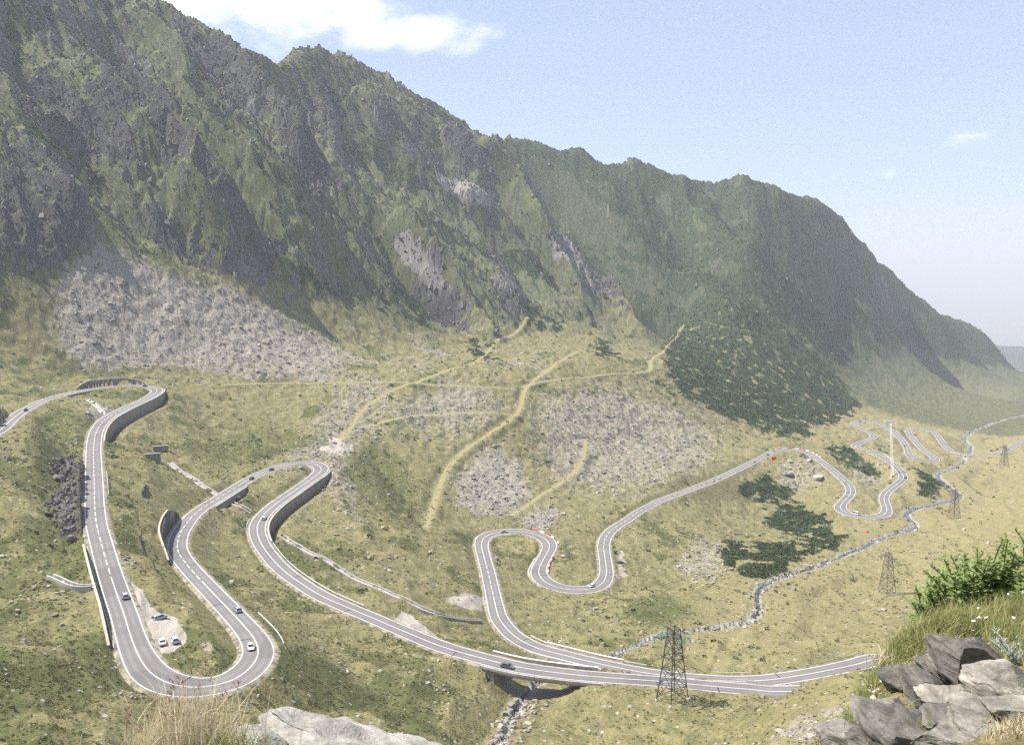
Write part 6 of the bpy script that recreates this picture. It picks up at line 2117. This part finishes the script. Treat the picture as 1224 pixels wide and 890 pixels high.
# bank grass: pick pixels over the grassy parts of the bank
GRASS_POLY = [(988, 889), (1012, 852), (1040, 815), (1056, 792), (1090, 763), (1140, 730), (1224, 685), (1300, 650), (1300, 790), (1224, 800), (1190, 775), (1120, 770), (1095, 795), (1060, 795), (1050, 830), (1035, 845), (1030, 880)]
xs, ys, tn = [], [], []
while len(xs) < 9500:
    px_, py_ = g.uniform(985, 1300), g.uniform(650, 890)
    if not in_poly(np.array([px_]), np.array([py_]), GRASS_POLY)[0]:
        if g.uniform() > .04 or px_ < 1000: continue
    d0 = np.interp(py_ + .35 * (px_ - 1100), [600, 900], [9.4, 4.4])
    xs.append(px_); ys.append(py_)
xs, ys = np.array(xs), np.array(ys)
Pg = np.array([at_depth(a, b_, 1.0) for a, b_ in zip(xs, ys)])
Dg = np.full(len(xs), 3.0); hitm = np.zeros(len(xs), bool); dist_ = np.full(len(xs), 9.0)
for d in np.linspace(3.2, 13, 120):
    z = fg_z(Pg[:, 0] * d, Pg[:, 1] * d, False)
    new = (~hitm) & (Pg[:, 2] * d <= z); dist_[new] = d; hitm |= new
ok = hitm
X, Y = (Pg[:, 0] * dist_)[ok], (Pg[:, 1] * dist_)[ok]
X += g.normal(0, .05, len(X)); Y += g.normal(0, .09, len(X))
Zg = fg_z(X, Y)
patch = fbm(X / .5, Y / .5, 3, 451)
tone = np.clip(.45 + .6 * patch + g.normal(0, .18, len(X)), 0, 1)
Ls = g.uniform(.05, .17, len(X)) * (1 + .8 * np.clip(patch, 0, 1))
blades(X, Y, Zg - .01, Ls, g.uniform(.0018, .0042, len(X)), g.uniform(.15, .95, len(X)), g, 'green_blades', 'bank_grass', dict(kind='stuff', label='green and yellow grass growing on the rocky bank', category='grass'), tone=tone)
# brown short turf among the rocks
xs = g.uniform(1195, 1224, 500); ys = g.uniform(840, 890, 500)
Pq = np.array([at_depth(a, b_, fgd(a, b_)) for a, b_ in zip(xs[:160], ys[:160])])
Pq = np.repeat(Pq, 5, 0) + g.normal(0, .03, (800, 3))
blades(Pq[:, 0], Pq[:, 1], fg_z(Pq[:, 0], Pq[:, 1]), g.uniform(.03, .08, 800), g.uniform(.0015, .003, 800), g.uniform(.2, .9, 800), g, 'straw_blades', 'brown_turf', dict(kind='stuff', label='short brown turf beside the bank stones', category='grass'), seg=2)


def dry_clump(name, cx, cy, cz, n, L0, L1, spread, label, mat='straw_blades', heads=0, lean=(.1, .8), w=(.0012, .0026)):
    root = empty(name, (cx, cy, cz), label, 'grass clump')
    x = g.normal(0, spread, n); y = g.normal(0, spread * .7, n)
    o, tips = blades(x, y, np.zeros(n), g.uniform(L0, L1, n), g.uniform(w[0], w[1], n), g.uniform(lean[0], lean[1], n), g, mat, 'blades', dict(kind='stuff'), root, .8, seg=4)
    if heads:
        k = g.choice(n, heads, replace=False)
        V, F = [], []
        tp = tips[k]
        rep = np.repeat(tp, 9, 0) + g.normal(0, .006, (heads * 9, 3)) - np.abs(g.normal(0, .014, (heads * 9, 1))) * np.array([0, 0, 1])
        blades(rep[:, 0], rep[:, 1], rep[:, 2], g.uniform(.008, .018, len(rep)), g.uniform(.0014, .003, len(rep)), g.uniform(.2, .9, len(rep)), g, 'seed_heads', 'seed_heads', dict(kind='stuff'), root, seg=2)


P = at_depth(228, 893, 2.72)
dry_clump('dry_grass_clump', P[0], P[1], P[2] - .03, 400, .11, .30, .085, 'dry straw coloured grass clump with brown seed heads in front of the lowest hairpin', heads=34, lean=(.05, .8))
P = at_depth(268, 896, 2.66)
dry_clump('green_grass_tuft', P[0], P[1], P[2] - .02, 240, .04, .115, .07, 'short greenish grass tuft between the dry clump and the white rock', 'green_blades', 0, (.2, .95), (.0014, .003))
P = at_depth(170, 897, 2.8)
dry_clump('dry_grass_clump', P[0], P[1], P[2] - .02, 120, .05, .13, .09, 'thin low dry grass at the outer side of the straw clump', heads=10)
for (px_, py_, n_, L_, lab) in ((1118, 770, 220, .10, 'pale round dry grass tuft just above the large dark slab'), (1140, 767, 120, .09, 'small dry grass tuft to the side of the pale round tuft'), (1060, 792, 150, .16, 'feathery dry grass at the edge of the bank over the road')):
    d0 = fgd(px_, py_); P = at_depth(px_, py_, d0)
    dry_clump('dry_grass_tuft', P[0], P[1], float(fg_z(P[0], P[1])) - .01, n_, L_ * .5, L_, .05, lab, lean=(.2, 1.0))


# ---- leafy bushes
def bush(px_, py_, depth, width, height, n_stem, label, seed):
    g_ = np.random.default_rng(seed)
    P = at_depth(px_, py_, depth); P[2] = float(fg_z(P[0], P[1]))
    base_z_ = P[2]
    root = empty('leafy_bush', tuple(P), label, 'bush')
    LV, LF, TN = [], [], []
    cnt = 0
    for s in range(n_stem):
        u = g_.uniform(-1, 1); bx, by = u * width * .42, g_.normal(0, width * .18)
        zb = float(fg_z(P[0] + bx, P[1] + by)) - base_z_
        h = height * g_.uniform(.35, 1.0) * (1 - .45 * abs(u - .1) ** 2)
        ln_ = np.array([u * .45 + g_.normal(0, .28), g_.normal(0, .28), 0]) * h
        pts = [np.array([bx, by, zb - .03]) + ln_ * t * t + np.array([0, 0, h * t]) for t in np.linspace(0, 1, 6)]
        m = MB(); m.tube(pts, .009, 4); m.build('stem', 'leaf_green', root)
        for k in range(26):
            t = .18 + .82 * (k + g_.uniform(0, .8)) / 26
            i = min(int(t * 5), 4); f_ = t * 5 - i
            o = pts[i] * (1 - f_) + pts[i + 1] * f_
            a = k * 2.4 + g_.normal(0, .3); up = .25 + .5 * t + g_.normal(0, .15)
            d = np.array([math.cos(a) * math.cos(up), math.sin(a) * math.cos(up), math.sin(up)])
            L_ = g_.uniform(.075, .135) * (1.1 - .4 * t); w_ = L_ * g_.uniform(.16, .26)
            sd2 = np.cross(d, (0, 0, 1)); sd2 /= np.linalg.norm(sd2); droop = np.array([0, 0, -.25 * L_])
            v = [o, o + d * L_ * .35 + sd2 * w_, o + d * L_ * .40 + np.array([0, 0, -w_ * .5]), o + d * L_ * .35 - sd2 * w_, o + d * L_ * .72 + sd2 * w_ * .7 + droop * .4, o + d * L_ * .72 - sd2 * w_ * .7 + droop * .4, o + d * L_ + droop]
            LV += v; LF += [(cnt, cnt + 1, cnt + 2), (cnt, cnt + 2, cnt + 3), (cnt + 1, cnt + 4, cnt + 2), (cnt + 2, cnt + 5, cnt + 3), (cnt + 2, cnt + 4, cnt + 6), (cnt + 2, cnt + 6, cnt + 5)]
            TN += [float(np.clip(g_.normal(.45, .22) + .25 * t, 0, 1))] * 7; cnt += 7
    me = from_arrays('leaves', LV, LF)
    t = me.attributes.new('tone', 'FLOAT', 'POINT'); t.data.foreach_set('value', np.array(TN, np.float32))
    new_obj('leaves', me, 'leaf_green', root, kind='stuff')


bush(1150, 752, 7.6, .95, .64, 74, 'bright green leafy bush at the top of the rocky bank', 5)
bush(1236, 690, 9.0, .45, .56, 18, 'smaller green leafy bush growing above the daisies', 6)


# ---- daisies
flat_mat('petal', (.82, .82, .80), .7, .2, .04, 20)
flat_mat('daisy_eye', (.60, .42, .05), .8, .1, .1, 20)


def daisy_meshes():
    m = MB(); V, F = [], []
    n = 12
    for k in range(n):
        a = k / n * 2 * math.pi; c, s = math.cos(a), math.sin(a)
        o = len(V)
        for (r_, w_, z_) in ((.006, .002, .001), (.013, .0042, .003), (.021, .0028, .001)):
            V += [(c * r_ - s * w_, s * r_ + c * w_, z_), (c * r_ + s * w_, s * r_ - c * w_, z_)]
        F += [(o, o + 1, o + 3, o + 2), (o + 2, o + 3, o + 5, o + 4)]
    pet = MB().add(V, F).build('petals', 'petal'); pm = pet.data; bpy.data.objects.remove(pet)
    V = [(.007 * math.cos(t) * math.cos(a), .007 * math.cos(t) * math.sin(a), .002 + .004 * math.sin(t)) for t in (0, .7, 1.5) for a in np.linspace(0, 2 * math.pi, 8, endpoint=False)]
    e = MB().add(V, [(j * 8 + i, j * 8 + (i + 1) % 8, (j + 1) * 8 + (i + 1) % 8, (j + 1) * 8 + i) for j in range(2) for i in range(8)]).build('flower_eye', 'daisy_eye'); em = e.data; bpy.data.objects.remove(e)
    s = MB().tube([(0, 0, 0), (.004, .002, -.06), (.0, .006, -.13), (.002, .004, -.2)], .0032, 4).build('stem', 'leaf_green'); sm = s.data; bpy.data.objects.remove(s)
    return pm, em, sm


PM, EM, SM = daisy_meshes()
DAISY = [  # centre px, spread, count, what
    ((1165, 735), (14, 9), 9, 'white daisy in the grass between the leafy bush and the silvery plant', 'daisies below the leafy bush'),
    ((1212, 695), (10, 14), 6, 'white daisy in the grass well above the silvery plant', 'daisies above the silvery plant'),
    ((1212, 722), (10, 14), 4, 'white daisy in tall grass just over the silvery plant', 'daisies over the silvery plant'),
    ((1047, 825), (14, 10), 8, 'white daisy on the outer edge of the bank beside the small dark rock', 'daisies on the bank edge'),
    ((1110, 775), (12, 6), 5, 'white daisy beside the pale round dry grass tuft', 'daisies by the dry tuft')]
for (c, sp, n, lab, grp) in DAISY:
    for k in range(n):
        px_, py_ = c[0] + g.normal(0, sp[0] * .7), c[1] + g.normal(0, sp[1] * .7)
        d0 = fgd(px_, py_ + 12); P = at_depth(px_, py_, d0)
        P[2] = max(P[2], float(fg_z(P[0], P[1])) + .03)
        o = empty('daisy', tuple(P), lab, 'flower', grp)
        o.rotation_euler = (g.normal(.35, .3), g.normal(-.25, .3), g.uniform(0, 6)); s_ = g.uniform(.45, .8); o.scale = (s_,) * 3
        for nm_, me in (('petals', PM), ('flower_eye', EM), ('stem', SM)):
            new_obj(nm_, me, None, o)


# ---- silvery dead-looking plant
def silver_plant(px_, py_, n, h, label, seed):
    g_ = np.random.default_rng(seed)
    d0 = fgd(px_, py_); P = at_depth(px_, py_, d0); P[2] = float(fg_z(P[0], P[1]))
    root = empty('silvery_plant', tuple(P), label, 'plant')
    for s in range(n):
        a = g_.uniform(0, 6.28); L_ = h * g_.uniform(.6, 1.1)
        pts = [np.array([0, 0, -.01])]
        d = np.array([math.cos(a) * .55 - .35, math.sin(a) * .4, .8])
        for k in range(5):
            d = d + g_.normal(0, .16, 3); d /= np.linalg.norm(d); pts.append(pts[-1] + d * L_ / 5)
        st = MB().tube(pts, .008, 5).build('stem', 'silver_leaf', root)
        m = 70
        ii = g_.integers(0, 5, m); q = np.array(pts)[ii] + (np.array(pts)[ii + 1] - np.array(pts)[ii]) * g_.uniform(0, 1, (m, 1)) + g_.normal(0, .012, (m, 3))
        blades(q[:, 0], q[:, 1], q[:, 2], g_.uniform(.012, .032, m), g_.uniform(.002, .004, m), g_.uniform(.2, .9, m), g_, 'silver_leaf', 'leaflets', dict(kind='stuff'), st, seg=2)


silver_plant(1216, 796, 7, .24, 'largest silvery branching plant beside the rounded grey rock', 3)
silver_plant(1174, 812, 4, .07, 'small silvery plant growing under the large dark slab', 4)
silver_plant(1150, 824, 4, .06, 'second small silvery plant on the long grey slab', 9)
